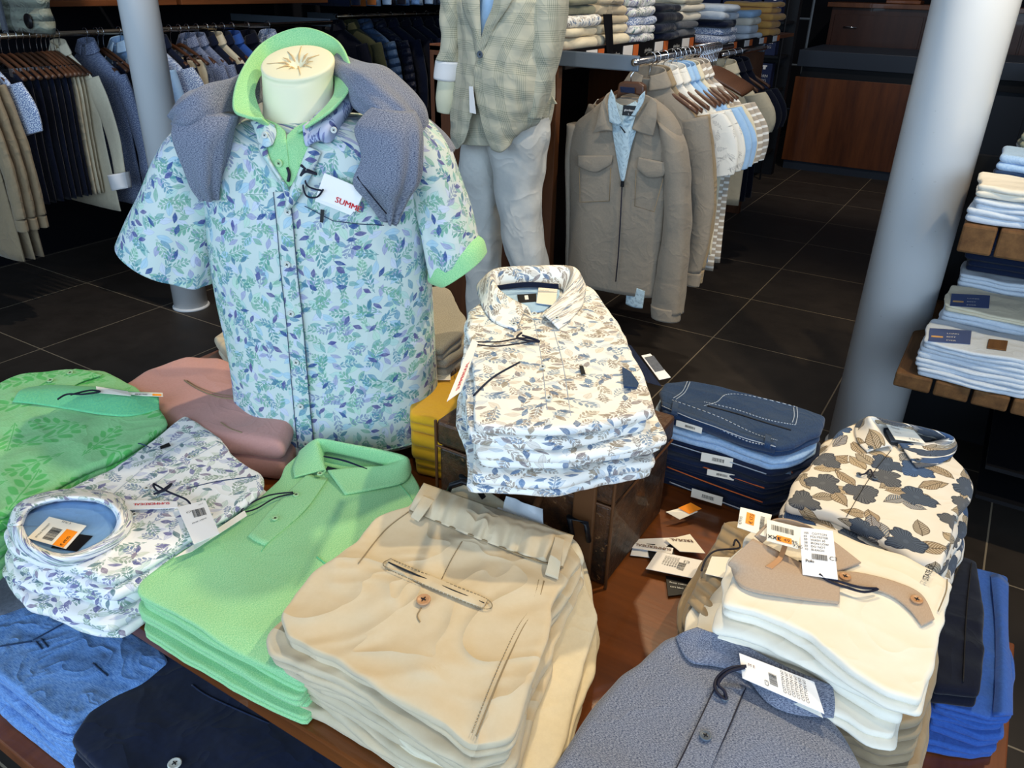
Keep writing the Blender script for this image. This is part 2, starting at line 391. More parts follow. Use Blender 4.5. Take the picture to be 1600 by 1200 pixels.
def stripes(name, a, b, per, frac=.35, horiz=True):
    s = NT(name, .85, .1, spec=.15); uv = s.n('SeparateXYZ', {0: s.tc.outputs['UV']})
    f = s.math('FRACT', s.math('MULTIPLY', uv.outputs[1 if horiz else 0], 1 / per))
    return s.out(s.mix(s.math('LESS_THAN', f, frac), lin(a), lin(b)), clothbump(s, s.tc.outputs['UV']))
M['stripe'] = stripes('taupe_white_stripe', '#b5a898', '#f2efe8', .026)
def check():
    s = NT('grey_beige_glen_check', .9, .2, spec=.1); uv = s.n('SeparateXYZ', {0: s.tc.outputs['UV']}); u, v = uv.outputs[0], uv.outputs[1]
    def band(c):
        fine = s.math('GREATER_THAN', s.math('SINE', s.math('MULTIPLY', c, 2 * math.pi / .006)), 0)
        big = s.math('GREATER_THAN', s.math('SINE', s.math('MULTIPLY', c, 2 * math.pi / .075)), .1)
        return fine, big
    f1, b1 = band(u); f2, b2 = band(v)
    a = s.math('MULTIPLY', f1, b1); b = s.math('MULTIPLY', f2, b2)
    k = s.math('MULTIPLY', s.math('ADD', a, b), .5)
    col = s.mix(k, lin('#c4bfa8'), lin('#79806f'))
    col = s.mix(s.math('MULTIPLY', s.noise(s.tc.outputs['UV'], 500, 2), .35), col, lin('#c9c3ae'))
    return s.out(col, clothbump(s, s.tc.outputs['UV'], wr=.006))
M['check'] = check()
def quilt(name, c, sp=.06):
    s = NT(name, .5, .1, spec=.3); v = s.n('SeparateXYZ', {0: s.tc.outputs['UV']}).outputs[1]
    h = s.math('ABSOLUTE', s.math('SINE', s.math('MULTIPLY', v, math.pi / sp))); return s.out(lin(c), s.bump(h, .02, 1, clothbump(s, s.tc.outputs['UV'], wr=.01, ws=20, cr_=.4)))
def dotp(name, bg, fg, sc, th=.3):
    s = NT(name, .85, .1, spec=.15); vo = s.n('TexVoronoi', {'Vector': s.tc.outputs['UV'], 'Scale': float(sc)}, voronoi_dimensions='2D')
    return s.out(s.mix(s.math('LESS_THAN', vo.outputs['Distance'], th), lin(bg), lin(fg)), clothbump(s, s.tc.outputs['UV']))
M['dots'] = dotp('blue_speckle_print', '#dfe6f2', '#5b74a8', 160, .38)
M['microdot'] = dotp('slate_micro_dot', '#6c7796', '#aab2c8', 160, .3)
M['scribble'] = leafprint('black_squiggle_print', '#eeeae0', [('leaf', 26, ['#2c2c30', '#3a3a40'], .2, .6, (.4, .06)), ('sprig', 22, ['#5a5a60'], .3, .5, None)])
M['greyshirt'] = leafprint('pale_blue_grey_print', '#bcd2dc', [('leaf', 60, ['#7f97a6', '#93a9b4'], .5, .9, (.44, .2)), ('sprig', 42, ['#8aa0ac'], .6, .8, None)])
M['mann'] = plain('cream_mannequin_skin', '#e6e2c4', .5)
M['paper'] = plain('white_tag_card', '#f2efee', .5); M['paper_w'] = plain('cream_tag_card', '#efe9dc', .5)
M['black'] = plain('black_plastic', '#101014', .4); M['ink'] = plain('black_ink', '#1c1c20', .6); M['red'] = plain('red_ink', '#d0262e', .5); M['brownink'] = plain('brown_ink', '#7a5a44', .6)
M['orange'] = plain('orange_sticker', '#ff9420', .5); M['whiteink'] = plain('white_ink', '#e8e8e8', .6)
M['cord'] = plain('dark_navy_cord', '#14162a', .6)
M['button'] = plain('pearl_button', '#cfd2cc', .3); M['button_dark'] = plain('slate_button', '#55606e', .35); M['button_horn'] = plain('horn_button', '#b98a62', .35); M['button_green'] = plain('pale_green_button', '#a8cf9c', .35)
M['chrome'] = plain('chrome', '#d4d4d8', .18, 1); M['brass'] = plain('warm_steel_rail', '#b8a892', .25, 1)
M['steelflat'] = plain('grey_painted_steel', '#6d7884', .4, .3)
M['hanger'] = wood('brown_hanger_wood', '#6b4630', '#4c2e1c', 1, 'X', .4, .2)
M['table'] = wood('walnut_table_wood', '#8c4d1e', '#5e3212', 1, 'X', .33, .3)
M['table2'] = wood('lower_table_wood', '#8a4d28', '#70391a', 1, 'Y', .4, .25)
M['edge'] = plain('dark_wood_edge', '#5a3a28', .5, var=.3)
M['counterwood'] = wood('walnut_panel', '#7a4420', '#4a2410', .6, 'Z', .4, .2)
M['panelwood'] = wood('teak_panel', '#7c4a28', '#5c3218', .8, 'Z', .45, .2)
M['cabwood'] = wood('dark_walnut', '#4a2a1c', '#36190f', .6, 'Z', .4, .2)
M['shelfwood'] = wood('orange_brown_shelf', '#9a5a30', '#7a4220', 1, 'Y', .5, .1)
M['block'] = wood('rough_timber', '#8a6238', '#5e3e20', 1.5, 'Y', .8, 0)
M['anthracite'] = plain('anthracite_laminate', '#2b3340', .45)
M['darkfix'] = plain('black_fixture', '#0a0c12', .5)
M['wallm'] = plain('dark_back_wall', '#0c0f18', .8)
M['white_paint'] = None
def leather():
    s = NT('worn_brown_leatherette', .5, 0, 0, .1, .4); o = s.tc.outputs['Object']
    f = s.noise(o, 9, 6, .7); g = s.noise(o, 90, 3, .7)
    col = s.ramp(f, [(.38, lin('#1e1008')), (.5, lin('#4a2c16')), (.62, lin('#1a0d06'))])
    col = s.mix(s.math('GREATER_THAN', g, .66), col, lin('#6a4a2c'))
    return s.out(col, s.bump(g, .003, .8))
M['leather'] = leather()
M['leather_edge'] = plain('worn_leather_trim', '#5e3b20', .5, var=.6)
def paint():
    s = NT('white_column_paint', .32, 0, 0, .2, .5); o = s.tc.outputs['Object']
    v = s.n('Mapping', {'Vector': o, 'Scale': (60, 60, 260)}).outputs[0]
    sc = s.noise(v, 1.0, 2, .5); k = s.math('MULTIPLY', s.math('GREATER_THAN', sc, .76), s.math('GREATER_THAN', s.noise(o, 6, 2), .5))
    return s.out(s.mix(s.math('MULTIPLY', k, .45), lin('#e3e5e6'), lin('#6a6258')))
M['white_paint'] = paint()
def floorm():
    s = NT('black_stone_tiles', .45, 0, 0, 0, .35); o = s.n('SeparateXYZ', {0: s.tc.outputs['Object']})
    def line(c, off):
        f = s.math('FRACT', s.math('DIVIDE', s.math('ADD', c, off), .6)); d = s.math('MINIMUM', f, s.math('SUBTRACT', 1, f)); return s.math('LESS_THAN', d, .0042)
    g = s.math('MAXIMUM', line(o.outputs[0], .9586 + 30), line(o.outputs[1], -3.391 + 30))
    f = s.noise(s.tc.outputs['Object'], 7, 6, .65)
    tile = s.mix(f, lin('#221e1b'), lin('#3c3530'))
    col = s.mix(g, tile, lin('#8a7d6a'))
    r = s.math('ADD', .38, s.math('MULTIPLY', f, .3))
    return s.out(col, s.bump(s.math('SUBTRACT', s.math('MULTIPLY', f, .3), g), .002, .6), r)
M['floor'] = floorm()
def glassy(name, c=(1, 1, 1, 1), a=.25):
    s = NT(name, .08, 0, 0, 0, .5); s.b.inputs['Alpha'].default_value = a; return s.out(c)
M['plastic'] = glassy('clear_plastic_film', (.8, .85, .9, 1), .3)

# ------------------------------------------------------------------ room shell
b = MB(); b.box(-4.75, 5, -3.5, 9.6, -.1, 0); struct(b.build('floor', M['floor'], origin=(0, 0, 0)))
b = MB(); b.box(-4.85, -4.75, -3.5, 9.6, -.1, 3.2); struct(b.build('wall_left', M['wallm']))
b = MB(); b.box(-4.85, 5, 9.6, 9.7, -.1, 3.2); struct(b.build('wall_back', M['wallm']))
b = MB(); b.box(-4.75, -4.58, -1.0, 8.2, 0.0, .30); struct(b.build('baseboard_left', M['darkfix']))

# ------------------------------------------------------------------ text and cards
def text_geo(s, size):
    cu = bpy.data.curves.new('t', 'FONT'); cu.body = s; cu.size = size; cu.resolution_u = 2
    ob = bpy.data.objects.new('t', cu); me = bpy.data.meshes.new_from_object(ob)
    V = [tuple(v.co) for v in me.vertices]; F = [tuple(p.vertices) for p in me.polygons]
    bpy.data.objects.remove(ob); bpy.data.curves.remove(cu); bpy.data.meshes.remove(me); return V, F
def put_text(mb, s, size, o, ux, uy, bold=False):
    V, F = text_geo(s, size); ux = np.array(ux); uy = np.array(uy)
    mb.add([o + ux * v[0] + uy * v[1] for v in V], F)
    if bold: mb.add([o + ux * (v[0] + size * .05) + uy * v[1] for v in V], F)
def card(name, c, mat, parent=None, items=(), thick=.0008, up=None, label=None, flip=False):
    """c = 4 corners TL,TR,BR,BL of the card as the writing stands; items in 0..1 card units"""
    P = [np.array(p, float) for p in c]; ux = (P[1] - P[0]); w = np.linalg.norm(ux); ux /= w; vy = (P[0] - P[3]); h = np.linalg.norm(vy)
    nrm = np.cross(ux, vy); nrm /= np.linalg.norm(nrm)
    if np.dot(nrm, CAM - P[0]) < 0: nrm = -nrm
    mb = MB(); mb.prism(P, nrm * thick); o = mb.build(name, mat, parent)
    root = o
    def pt(u, v): return P[3] + (P[2] - P[3]) * u * (1) * (1) + (P[0] - P[3]) * v + nrm * (thick + .0004)
    uyn = vy / h
    groups = {}
    for it in items:
        kind = it[0]
        if kind == 't':
            _, u, v, sz, s, m = it[:6]; g = groups.setdefault(('lettering', m), MB())
            r = it[6] if len(it) > 6 else 0
            a, bb = (ux, uyn) if r == 0 else (uyn, -ux) if r == 90 else (-ux, -uyn) if r == 180 else (-uyn, ux)
            put_text(g, s, sz, pt(u, v), a, bb, bold=len(it) > 7)
        elif kind == 'bar':
            _, u0, v0, u1, v1, nb, vert = it; g = groups.setdefault(('barcode', 'ink'), MB()); r = random.Random(nb)
            x = 0
            while x < 1:
                ww = r.choice([.01, .02, .03]); 
                if x + ww > 1: break
                if vert: q = [pt(u0, v0 + (v1 - v0) * x), pt(u1, v0 + (v1 - v0) * x), pt(u1, v0 + (v1 - v0) * (x + ww)), pt(u0, v0 + (v1 - v0) * (x + ww))]
                else: q = [pt(u0 + (u1 - u0) * x, v0), pt(u0 + (u1 - u0) * (x + ww), v0), pt(u0 + (u1 - u0) * (x + ww), v1), pt(u0 + (u1 - u0) * x, v1)]
                g.add(q, [(0, 1, 2, 3)]); x += ww + r.choice([.015, .025])
        elif kind == 'box':
            _, u0, v0, u1, v1, m = it; g = groups.setdefault(('sticker', m), MB()); g.prism([pt(u0, v0), pt(u1, v0), pt(u1, v1), pt(u0, v1)], nrm * .0002)
    for (nm, m), g in groups.items():
        if nm == 'lettering':
            for i, v in enumerate(g.V): g.V[i] = tuple(np.array(v) + nrm * .0005)
        g.build(nm, M[m], root)
    return o
def cord(name, pts, parent, r=.0011, mat='cord'):
    P = [np.array(p, float) for p in pts]; q = [cr(P, i / 30) for i in range(31)]
    mb = MB(); mb.tube(q, r, 6); return mb.build(name, M[mat], parent, True)
def button(c, nrm, r, mat, parent, holes=True):
    mb = MB(); nrm = np.array(nrm, float); nrm /= np.linalg.norm(nrm)
    mb.lathe(c, [(r * .6, 0), (r, .0006), (r, .0018), (r * .86, .0026), (r * .75, .0020), (.0001, .0019)], 20, nrm)
    o = mb.build('button', M[mat], parent, True)
    if holes:
        h = MB(); u = np.cross(nrm, (0.3, .2, 1)); u /= np.linalg.norm(u); v = np.cross(nrm, u); c = np.array(c)
        for a in (u + v, u - v): h.tube([c + nrm * .0022 - a * r * .28, c + nrm * .0026, c + nrm * .0022 + a * r * .28], r * .09, 5)
        h.build('thread', M['ink'], o)
    return o

# ------------------------------------------------------------------ folded garments
def outline(pts, N=110, smooth=1):
    P = np.array([p[:2] for p in pts]); L = np.linalg.norm(np.roll(P, -1, 0) - P, axis=1); c = np.concatenate([[0], np.cumsum(L)]); tot = c[-1]
    out = []
    for i in range(N):
        s = tot * i / N; k = np.searchsorted(c, s, 'right') - 1; f = (s - c[k]) / L[k]; out.append(P[k] * (1 - f) + P[(k + 1) % len(P)] * f)
    out = np.array(out)
    for _ in range(smooth): out = (np.roll(out, 1, 0) + out * 2 + np.roll(out, -1, 0)) / 4
    a = np.sum(out[:, 0] * np.roll(out[:, 1], -1) - np.roll(out[:, 0], -1) * out[:, 1])
    return out if a > 0 else out[::-1]
def und(x, y, amp, sd): return amp * (nz(x * 7 + sd, y * 7) + .5 * nz(x * 17 + sd, y * 17, 3))
def slab(name, O, z0, z1, mat, folds=2, amp=.002, seed=0, rings=12, und_amp=.003, und_seed=0, jag=.004, uvang=0, wrk=0, wfreq=18, dirn=(1, 0), uvoff=(0, 0), parent=None, roundc=1.0, droop=None):
    N = len(O); c = O.mean(0); Tn = z1 - z0; R0 = Tn / (2 * folds) * roundc
    rad = O - c; rl = np.linalg.norm(rad, axis=1, keepdims=True); rd = rad / rl
    V = []; UV = []; ca, sa = math.cos(uvang), math.sin(uvang); Hf = Tn / (2 * folds)
    ed = np.array([jag * 1.1 * nz(O[i, 0] * 7.5 + seed * 2.3, O[i, 1] * 7.5, seed) + jag * .22 * nz(O[i, 0] * 36 + seed, O[i, 1] * 36, 5) for i in range(N)]); rl[:, 0] += ed
    ez = lambda p, q: min(Tn * .45, .008) * nz(p[0] * 7 + seed * 1.7, p[1] * 7, 9) * q
    def addring(inset, z, arc, top, dn=0):
        for i in range(N):
            p = c + rd[i] * max(rl[i, 0] - (inset[i] if hasattr(inset, '__len__') else inset), 0)
            zz = z
            if top is not None:
                w = top * (und(p[0], p[1], und_amp, und_seed))
                if wrk:
                    s = p[0] * dirn[0] + p[1] * dirn[1]; t = -p[0] * dirn[1] + p[1] * dirn[0]
                    q = nz(s * wfreq * .35 + seed, t * wfreq, seed); w += top * wrk * (1 - 2.2 * abs(q))
                zz += w
            if top is not None: zz += ez(p, max(0, (np.linalg.norm(p - c) / rl[i, 0] - .55) / .45) ** 2 * min(1, (zz - z0) / Tn + .15))
            if droop: zz += droop(p[0], p[1])
            V.append((p[0], p[1], zz)); e = p + rd[i] * arc
            UV.append((ca * e[0] + sa * e[1] + uvoff[0], -sa * e[0] + ca * e[1] + uvoff[1]))
    nr = 0
    for k in range(rings + 1):
        s = .02 + .98 * k / rings; inset = rl[:, 0] - s * (rl[:, 0] - R0); addring(inset, z1 - .0 , 0, 1.0); nr += 1
    arc = 0
    for f in range(folds):
        zc = z1 - Hf * (2 * f + 1)
        off = np.array([jag * (nz(i / N * 9 * (1 if True else 0), seed * 3.1 + f * 5.3) + (0 if f else -.1)) for i in range(N)])
        off = off * 1.0; off[:6] = off[:6] * np.linspace(0, 1, 6) + off[-1] * np.linspace(1, 0, 6)
        for a in range(1 if f == 0 else 0, 9):
            an = math.pi / 2 - math.pi * a / 8
            arc += Hf * math.pi / 8
            fade = 1 - ((z1 - (zc + Hf * math.sin(an))) / Tn)
            addring(R0 - R0 * math.cos(an) + off * math.cos(an) + (.0015 if abs(math.cos(an)) < .01 else 0), zc + Hf * math.sin(an), arc, 1.0)
            nr += 1
    addring(rl[:, 0] * .5, z0 + .0, arc, 1.0); nr += 1
    F = [(r * N + i, (r + 1) * N + i, (r + 1) * N + (i + 1) % N, r * N + (i + 1) % N) for r in range(nr - 1) for i in range(N)]
    F.append(tuple(range(N))); F.append(tuple(range((nr - 1) * N, nr * N))[::-1])
    return new(name, V, F, mat, parent, UV, True)
ORD = ['topmost', 'second from the top', 'third from the top', 'fourth from the top', 'fifth from the top', 'sixth from the top', 'seventh from the top', 'eighth from the top', 'ninth from the top']
class Pile: pass
def pile(name, px, ztop, zbase, n, mats, desc, where, cat, group, folds=2, amp=.002, und_amp=.005, seed=0, jit=.006, grow=.004, uvang=0, wrk=0, wfreq=18, dirn=(1, 0), jag=.005, N=140, rings=12, smooth=1, world=False, tops=None, shift=(0, 0), toprings=None):
    O = outline([p if world else T(p[0], p[1], ztop) for p in px], N, smooth); r = random.Random(seed)
    wts = np.array([r.uniform(.75, 1.25) for _ in range(n)]); wts = wts / wts.sum() * (ztop - zbase); cum = np.concatenate([[0], np.cumsum(wts)])
    p = Pile(); t = (ztop - zbase) / n; p.items = []; c = O.mean(0)
    mats = mats if isinstance(mats, list) else [mats]
    for k in range(n):
        z1 = ztop - cum[k]; z0 = ztop - cum[k + 1] + .0012
        if k == 0: Ok = O
        else:
            a = r.uniform(-.012, .012); s = 1 + r.uniform(-grow * .5, grow) + grow * .3 * k
            d = O - c; Ok = c + s * np.stack([d[:, 0] * math.cos(a) - d[:, 1] * math.sin(a), d[:, 0] * math.sin(a) + d[:, 1] * math.cos(a)], 1) + np.array([r.uniform(-jit, jit) + shift[0] * k, r.uniform(-jit, jit) + shift[1] * k])
        lowfade = 1.0 - k / n
        o = slab(name, Ok, z0, z1, mats[min(k, len(mats) - 1)] if len(mats) <= n else r.choice(mats), folds, amp, seed + k * 3.7, (toprings or rings) if k == 0 else 5, und_amp * lowfade, seed, jag, uvang, wrk if k == 0 else 0, wfreq, dirn, (k * .13, k * .21))
        w = ORD[min(k, 8)] if k < n - 1 or n == 1 else 'lowest'
        lab = f'{desc}, {w} of the pile {where}' if n > 1 else f'{desc} {where}'
        if len(lab.split()) > 16: lab = f'{desc}, {w}, {where}'
        if len(lab.split()) > 16: print('LONG', lab)
        if tops and k in tops: lab = tops[k]
        tag(o, lab, cat, group if n > 1 else None); p.items.append(o)
    p.top = p.items[0]; p.z = ztop
    def srf(x, y, off=.001):
        w = und(x, y, und_amp, seed)
        if wrk:
            s = x * dirn[0] + y * dirn[1]; tt = -x * dirn[1] + y * dirn[0]; q = nz(s * wfreq * .35 + seed, tt * wfreq, seed); w += wrk * (1 - 2.2 * abs(q))
        return ztop + w + off
    p.s = srf
    def at(px_, py_, off=.001):
        q = T(px_, py_, ztop)
        for _ in range(3): q = T(px_, py_, srf(q[0], q[1], off))
        return q
    p.at = at
    return p
def seam(p, pts, r=.0008, mat='tan_th', off=.0006, name='stitched_seam', n=40, dash=0, parent=None):
    P = [np.array([a, c, 0.]) for a, c in pts]; mb = MB(); q = [cr(P, i / n) for i in range(n + 1)]; q = [p.at(a[0], a[1], off) for a in q]
    if dash:
        L = []; 
        for i in range(n): a, bq = q[i], q[i + 1]; mb.tube([a, a + (bq - a) * .6], r, 5)
    else: mb.tube(q, r, 6)
    return mb.build(name, M[mat], parent or p.top, True)
def psheet(p, name, rows, mat, thick=.0025, parent=None, nu=20, nv=12, amp=0, seed=0):
    # rows of (px,py,off) above pile surface
    R = [[p.at(*q) for q in r] for r in rows]
    return sheet(name, R, mat, parent or p.top, thick, nu, nv, amp, 40, seed)

TZ = .68; LZ = .42
# ------------------------------------------------------------------ display tables
t = empty('display_table', (-.69, .9, 0), 'large walnut display table under the mannequin bust and clothes piles', 'table')
b = MB(); b.box(-1.47, .087, .425, 1.385, TZ - .028, TZ - .0005); b.build('tabletop', M['table'], t, bevel=.003)
for x in (-1.44, .03):
    for y in (.46, 1.32):
        b = MB(); b.box(x, x + .045, y, y + .045, LZ, TZ - .028); b.build('leg', M['darkfix'], t)
b = MB(); b.box(-1.44, .06, .46, .475, TZ - .08, TZ - .028); b.box(-1.44, .06, 1.345, 1.36, TZ - .08, TZ - .028); b.build('apron', M['edge'], t)
t = empty('lower_table', (-.69, .85, 0), 'lower wooden display table reaching out from beneath the large table', 'table')
b = MB(); b.box(-1.75, .236, .30, 1.392, LZ - .03, LZ - .0005); b.build('tabletop', M['table2'], t, bevel=.003)
for x in (-1.7, .17):
    for y in (.33, 1.32):
        b = MB(); b.box(x, x + .05, y, y + .05, 0, LZ - .03); b.build('leg', M['darkfix'], t)
# ------------------------------------------------------------------ suitcase
t = empty('suitcase', (-.49, .95, TZ), 'worn dark brown vintage suitcase carrying the white leaf-print shirts', 'suitcase')
SZ = .868
def rbox(name, x0, x1, y0, y1, z0, z1, mat, parent, bev=.006):
    b = MB(); b.box(x0, x1, y0, y1, z0, z1); return b.build(name, mat, parent, bevel=bev)
rbox('body', -.640, -.343, .842, 1.06, TZ, .822, M['leather'], t); rbox('lid', -.643, -.340, .839, 1.063, .825, SZ, M['leather'], t)
for x in (-.585, -.40):
    rbox('strap', x, x + .035, .834, .842, TZ + .005, SZ - .01, M['leather_edge'], t, .003)
    b = MB(); b.tube([(x + .004, .832, .76), (x + .004, .818, .80), (x + .031, .818, .80), (x + .031, .832, .76)], .004, 8); b.build('buckle', M['darkfix'], t, True)
b = MB(); b.tube([(-.52, .838, .80), (-.52, .812, .775), (-.47, .812, .765), (-.455, .812, .775), (-.455, .838, .80)], .006, 8); b.build('handle', M['leather_edge'], t, True)
b = MB()
for x in (-.643, -.340): b.tube([(x, .839, TZ), (x, .839, SZ)], .0025, 6)
b.tube([(-.643, .839, .8235), (-.340, .839, .8235), (-.340, 1.06, .8235)], .002, 6); b.build('piping', M['leather_edge'], t)

# ------------------------------------------------------------------ leaf-print shirts on the suitcase
p = pile('folded_shirt', [(742, 664), (880, 674), (1030, 643), (1008, 590), (925, 452), (900, 440), (850, 450), (758, 462), (733, 486), (735, 580)], .968, SZ + .001, 6, [M['print_suit']],
         'white shirt with taupe and blue leaf print', 'on the suitcase', 'shirt', 'leaf-print shirts piled on the suitcase', folds=1, jag=.012, seed=3, jit=.010, grow=.012, und_amp=.003, toprings=26, wrk=.0015, wfreq=14)
pS = p
def collar(p, outer, fold, inner, mat, amp=0, name='collar'):
    return psheet(p, name, [outer, fold, inner], mat, .0022, nu=48, nv=14)
psheet(p, 'collar_lining', [[(780, 452, .002), (830, 448, .002), (874, 452, .002)], [(786, 470, .002), (830, 470, .002), (872, 466, .002)], [(820, 486, .002), (834, 488, .002), (850, 486, .002)]], M['sky'])
psheet(p, 'neck_band', [[(777, 446, .020), (825, 441, .022), (873, 444, .020)], [(778, 453, .012), (825, 448, .012), (873, 452, .012)]], M['navy'])
c = collar(p, [(807, 517, .002), (768, 500, .002), (750, 468, .003), (752, 440, .004), (830, 432, .004), (906, 435, .004), (912, 470, .003), (893, 498, .002), (873, 514, .002)],
       [(822, 480, .012), (788, 462, .020), (770, 442, .030), (774, 421, .038), (835, 416, .040), (895, 418, .038), (896, 442, .030), (874, 470, .020), (852, 494, .012)],
       [(832, 494, .004), (803, 480, .003), (785, 466, .003), (780, 452, .006), (828, 448, .008), (874, 450, .006), (880, 462, .003), (864, 478, .003), (848, 496, .004)], M['print_suit'])
card('size_label', [p.at(808, 461, .004), p.at(838, 459, .004), p.at(838, 472, .003), p.at(810, 474, .003)], M['black'], p.top, [('box', .4, .3, .6, .8, 'whiteink')])
card('price_tag', [p.at(842, 448, .006), p.at(871, 451, .006), p.at(868, 478, .006), p.at(838, 474, .006)], M['paper_w'], p.top, [('t', .1, .75, .003, 'CASA LINEA', 'ink')])
for q in ((835, 491), (803, 507), (870, 498), (848, 574), (858, 623)): button(p.at(*q, .003 if q[1] > 520 else .010), (0, -.25, 1), .0048, 'button', p.top)
seam(p, [(835, 500), (846, 560), (855, 640)], .0005, 'white_th', n=14); seam(p, [(862, 505), (880, 570), (892, 650)], .0005, 'white_th', n=14)
seam(p, [(740, 618), (770, 590), (812, 566)], .0016, 'navy', n=16, name='pocket_edge')
psheet(p, 'armhole_lining', [[(972, 574, .003), (985, 582, .004), (998, 600, .002)], [(975, 605, .003), (984, 606, .004), (995, 607, .002)]], M['denim'])
card('brand_tab', [p.at(905, 572, .002), p.at(911, 572, .002), p.at(915, 585, .002), p.at(908, 585, .002)], M['black'], p.top)
card('swing_tag', [T(968, 534, .925), T(986, 540, .925), T(1034, 604, .895), T(1012, 598, .895)], M['denim_dark'], p.items[1])
card('hang_tag', [T(1002, 556, .915), T(1016, 553, .915), T(1048, 590, .895), T(1030, 594, .895)], M['paper'], p.items[1], [('box', .1, .3, .9, .9, 'denim_grey')])
tg = card('hang_tag', [p.at(698, 628, .03), p.at(738, 530, .03), p.at(747, 536, .03), p.at(720, 612, .03)], M['paper'], p.top, [('t', .08, .25, .013, 'SUMMERDEAL', 'red', 0, 1)])
cord('tag_cord', [p.at(741, 534, .03), p.at(780, 534, .012), p.at(815, 528, .006), p.at(836, 532, .005), p.at(815, 536, .006), p.at(775, 541, .012), p.at(741, 538, .03)], p.top)
cord('tag_knot', [p.at(815, 520, .008), p.at(808, 527, .006), p.at(824, 532, .006), p.at(842, 534, .005), p.at(836, 530, .008), p.at(816, 524, .008)], p.top, .0018)

# ------------------------------------------------------------------ green polos
gz = .752
p = pile('polo_shirt', [(445, 728), (470, 705), (497, 692), (560, 700), (634, 722), (657, 762), (640, 800), (560, 920), (470, 1062), (425, 1040), (215, 926), (222, 905), (405, 778), (438, 748)], gz, TZ, 5, [M['green']],
         'mint green melange polo shirt', 'in front of the mannequin bust', 'polo shirt', 'mint green polos', folds=2, seed=11, jit=.006, grow=.012, und_amp=.004, jag=.006, toprings=24, wrk=.001, wfreq=10)
collar(p, [(460, 746, .003), (458, 732, .003), (464, 716, .003), (478, 700, .004), (540, 702, .004), (610, 712, .004), (640, 725, .004), (634, 752, .003), (588, 764, .003), (539, 773, .002)],
       [(506, 735, .008), (500, 722, .014), (496, 704, .022), (497, 686, .030), (550, 695, .032), (605, 706, .030), (634, 716, .024), (612, 728, .016), (560, 732, .010), (513, 737, .007)],
       [(504, 741, .003), (506, 730, .003), (506, 716, .003), (510, 706, .006), (545, 712, .006), (585, 722, .006), (600, 728, .004), (580, 734, .003), (550, 738, .003), (516, 741, .003)], M['green'])
psheet(p, 'neck_tape', [[(506, 712, .014), (540, 719, .014), (574, 732, .012)], [(506, 714, .012), (540, 722, .012), (573, 734, .010)]], M['navy'])
card('size_label', [p.at(512, 729, .004), p.at(534, 735, .004), p.at(528, 739, .003), p.at(508, 735, .003)], M['black'], p.top)
psheet(p, 'placket', [[(482, 740, .002), (496, 746, .0025), (512, 748, .002)], [(440, 780, .002), (462, 792, .0025), (476, 798, .002)], [(388, 838, .002), (400, 846, .0025), (414, 852, .002)]], M['green'])
for q in ((500, 741, .009), (463, 774, .004), (430, 811, .004)): button(p.at(*q), (0, 0, 1), .0048, 'button_green', p.top)
seam(p, [(500, 750), (450, 805), (408, 862)], .0006, 'green_dark'); seam(p, [(620, 752), (640, 775), (648, 790)], .0006, 'green_dark', n=10)
cord('tag_cord', [p.at(460, 771, .006), p.at(430, 778, .008), p.at(400, 795, .01), p.at(378, 800, .01), p.at(385, 790, .01), p.at(420, 774, .01), p.at(458, 769, .008)], p.top, .0012)
card('hang_tag', [p.at(382, 798, .012), p.at(386, 806, .010), p.at(300, 862, .012), p.at(272, 872, .016)], M['paper_w'], p.top)
seam(p, [(495, 870), (504, 877), (513, 884)], .0012, 'green_dark', n=6, name='chest_tab')

# ------------------------------------------------------------------ leaf-print shirts, left
fz = .772
p = pile('folded_shirt', [(6, 828), (28, 790), (90, 770), (180, 735), (288, 650), (345, 682), (413, 738), (405, 762), (300, 838), (172, 906), (120, 892), (55, 878), (20, 858)], fz, TZ, 5, [M['print_dense']],
         'white shirt with violet-green leaf print', 'left of the green polos', 'shirt', 'leaf-print shirts left of the green polos', folds=1, seed=21, jit=.006, grow=.014, und_amp=.003, jag=.012, toprings=26, wrk=.0015, wfreq=12, shift=(.0015, -.002))
ring = []
oc, inn = (108, 822), [(35, 822), (50, 796), (100, 782), (160, 787), (183, 812), (165, 842), (105, 866), (52, 850)]
mid = [(108 + (a - 108) * 1.12, 822 + (bb - 822) * 1.16) for a, bb in inn]; out_ = [(108 + (a - 108) * 1.32, 822 + (bb - 822) * 1.42) for a, bb in inn]
cl = lambda L, h: [(a, bb, h) for a, bb in L + L[:1]]
sheet('collar_band', [[p.at(*q) for q in cl(inn, .001)], [p.at(*q) for q in cl([(108 + (a - 108) * 1.03, 822 + (bb - 822) * 1.04) for a, bb in inn], .012)], [p.at(*q) for q in cl(mid, .018)], [p.at(*q) for q in cl(out_, .001)]], M['print_dense'], p.top, .002, 56, 16)
R = [[p.at(108 + (a - 108) * s, 822 + (bb - 822) * s, .0025) for a, bb in inn + inn[:1]] for s in (.02, .5, 1.0)]
sheet('collar_lining', R, M['lining'], p.top, .001, 40, 6)
card('size_label', [p.at(100, 832, .004), p.at(145, 838, .004), p.at(120, 862, .004), p.at(80, 856, .004)], M['black'], p.top)
card('price_tag', [p.at(43, 841, .006), p.at(77, 808, .007), p.at(135, 822, .007), p.at(103, 858, .006)], M['paper_w'], p.top,
     [('t', .08, .80, .0045, 'STYLE FREIZEIT', 'ink'), ('bar', .12, .42, .62, .68, 7, 0), ('box', .0, .06, .68, .34, 'orange'), ('t', .04, .12, .0062, '€ 69,95', 'ink', 0, 1), ('t', .94, .35, .005, '€ 79,95', 'ink', 90)])
card('hang_tag', [p.at(278, 794, .006), p.at(194, 797, .006), p.at(196, 782, .006), p.at(277, 784, .006)], M['paper'], p.top, [('t', .14, .22, .0082, 'SUMMERDEAL', 'red', 0, 1)])
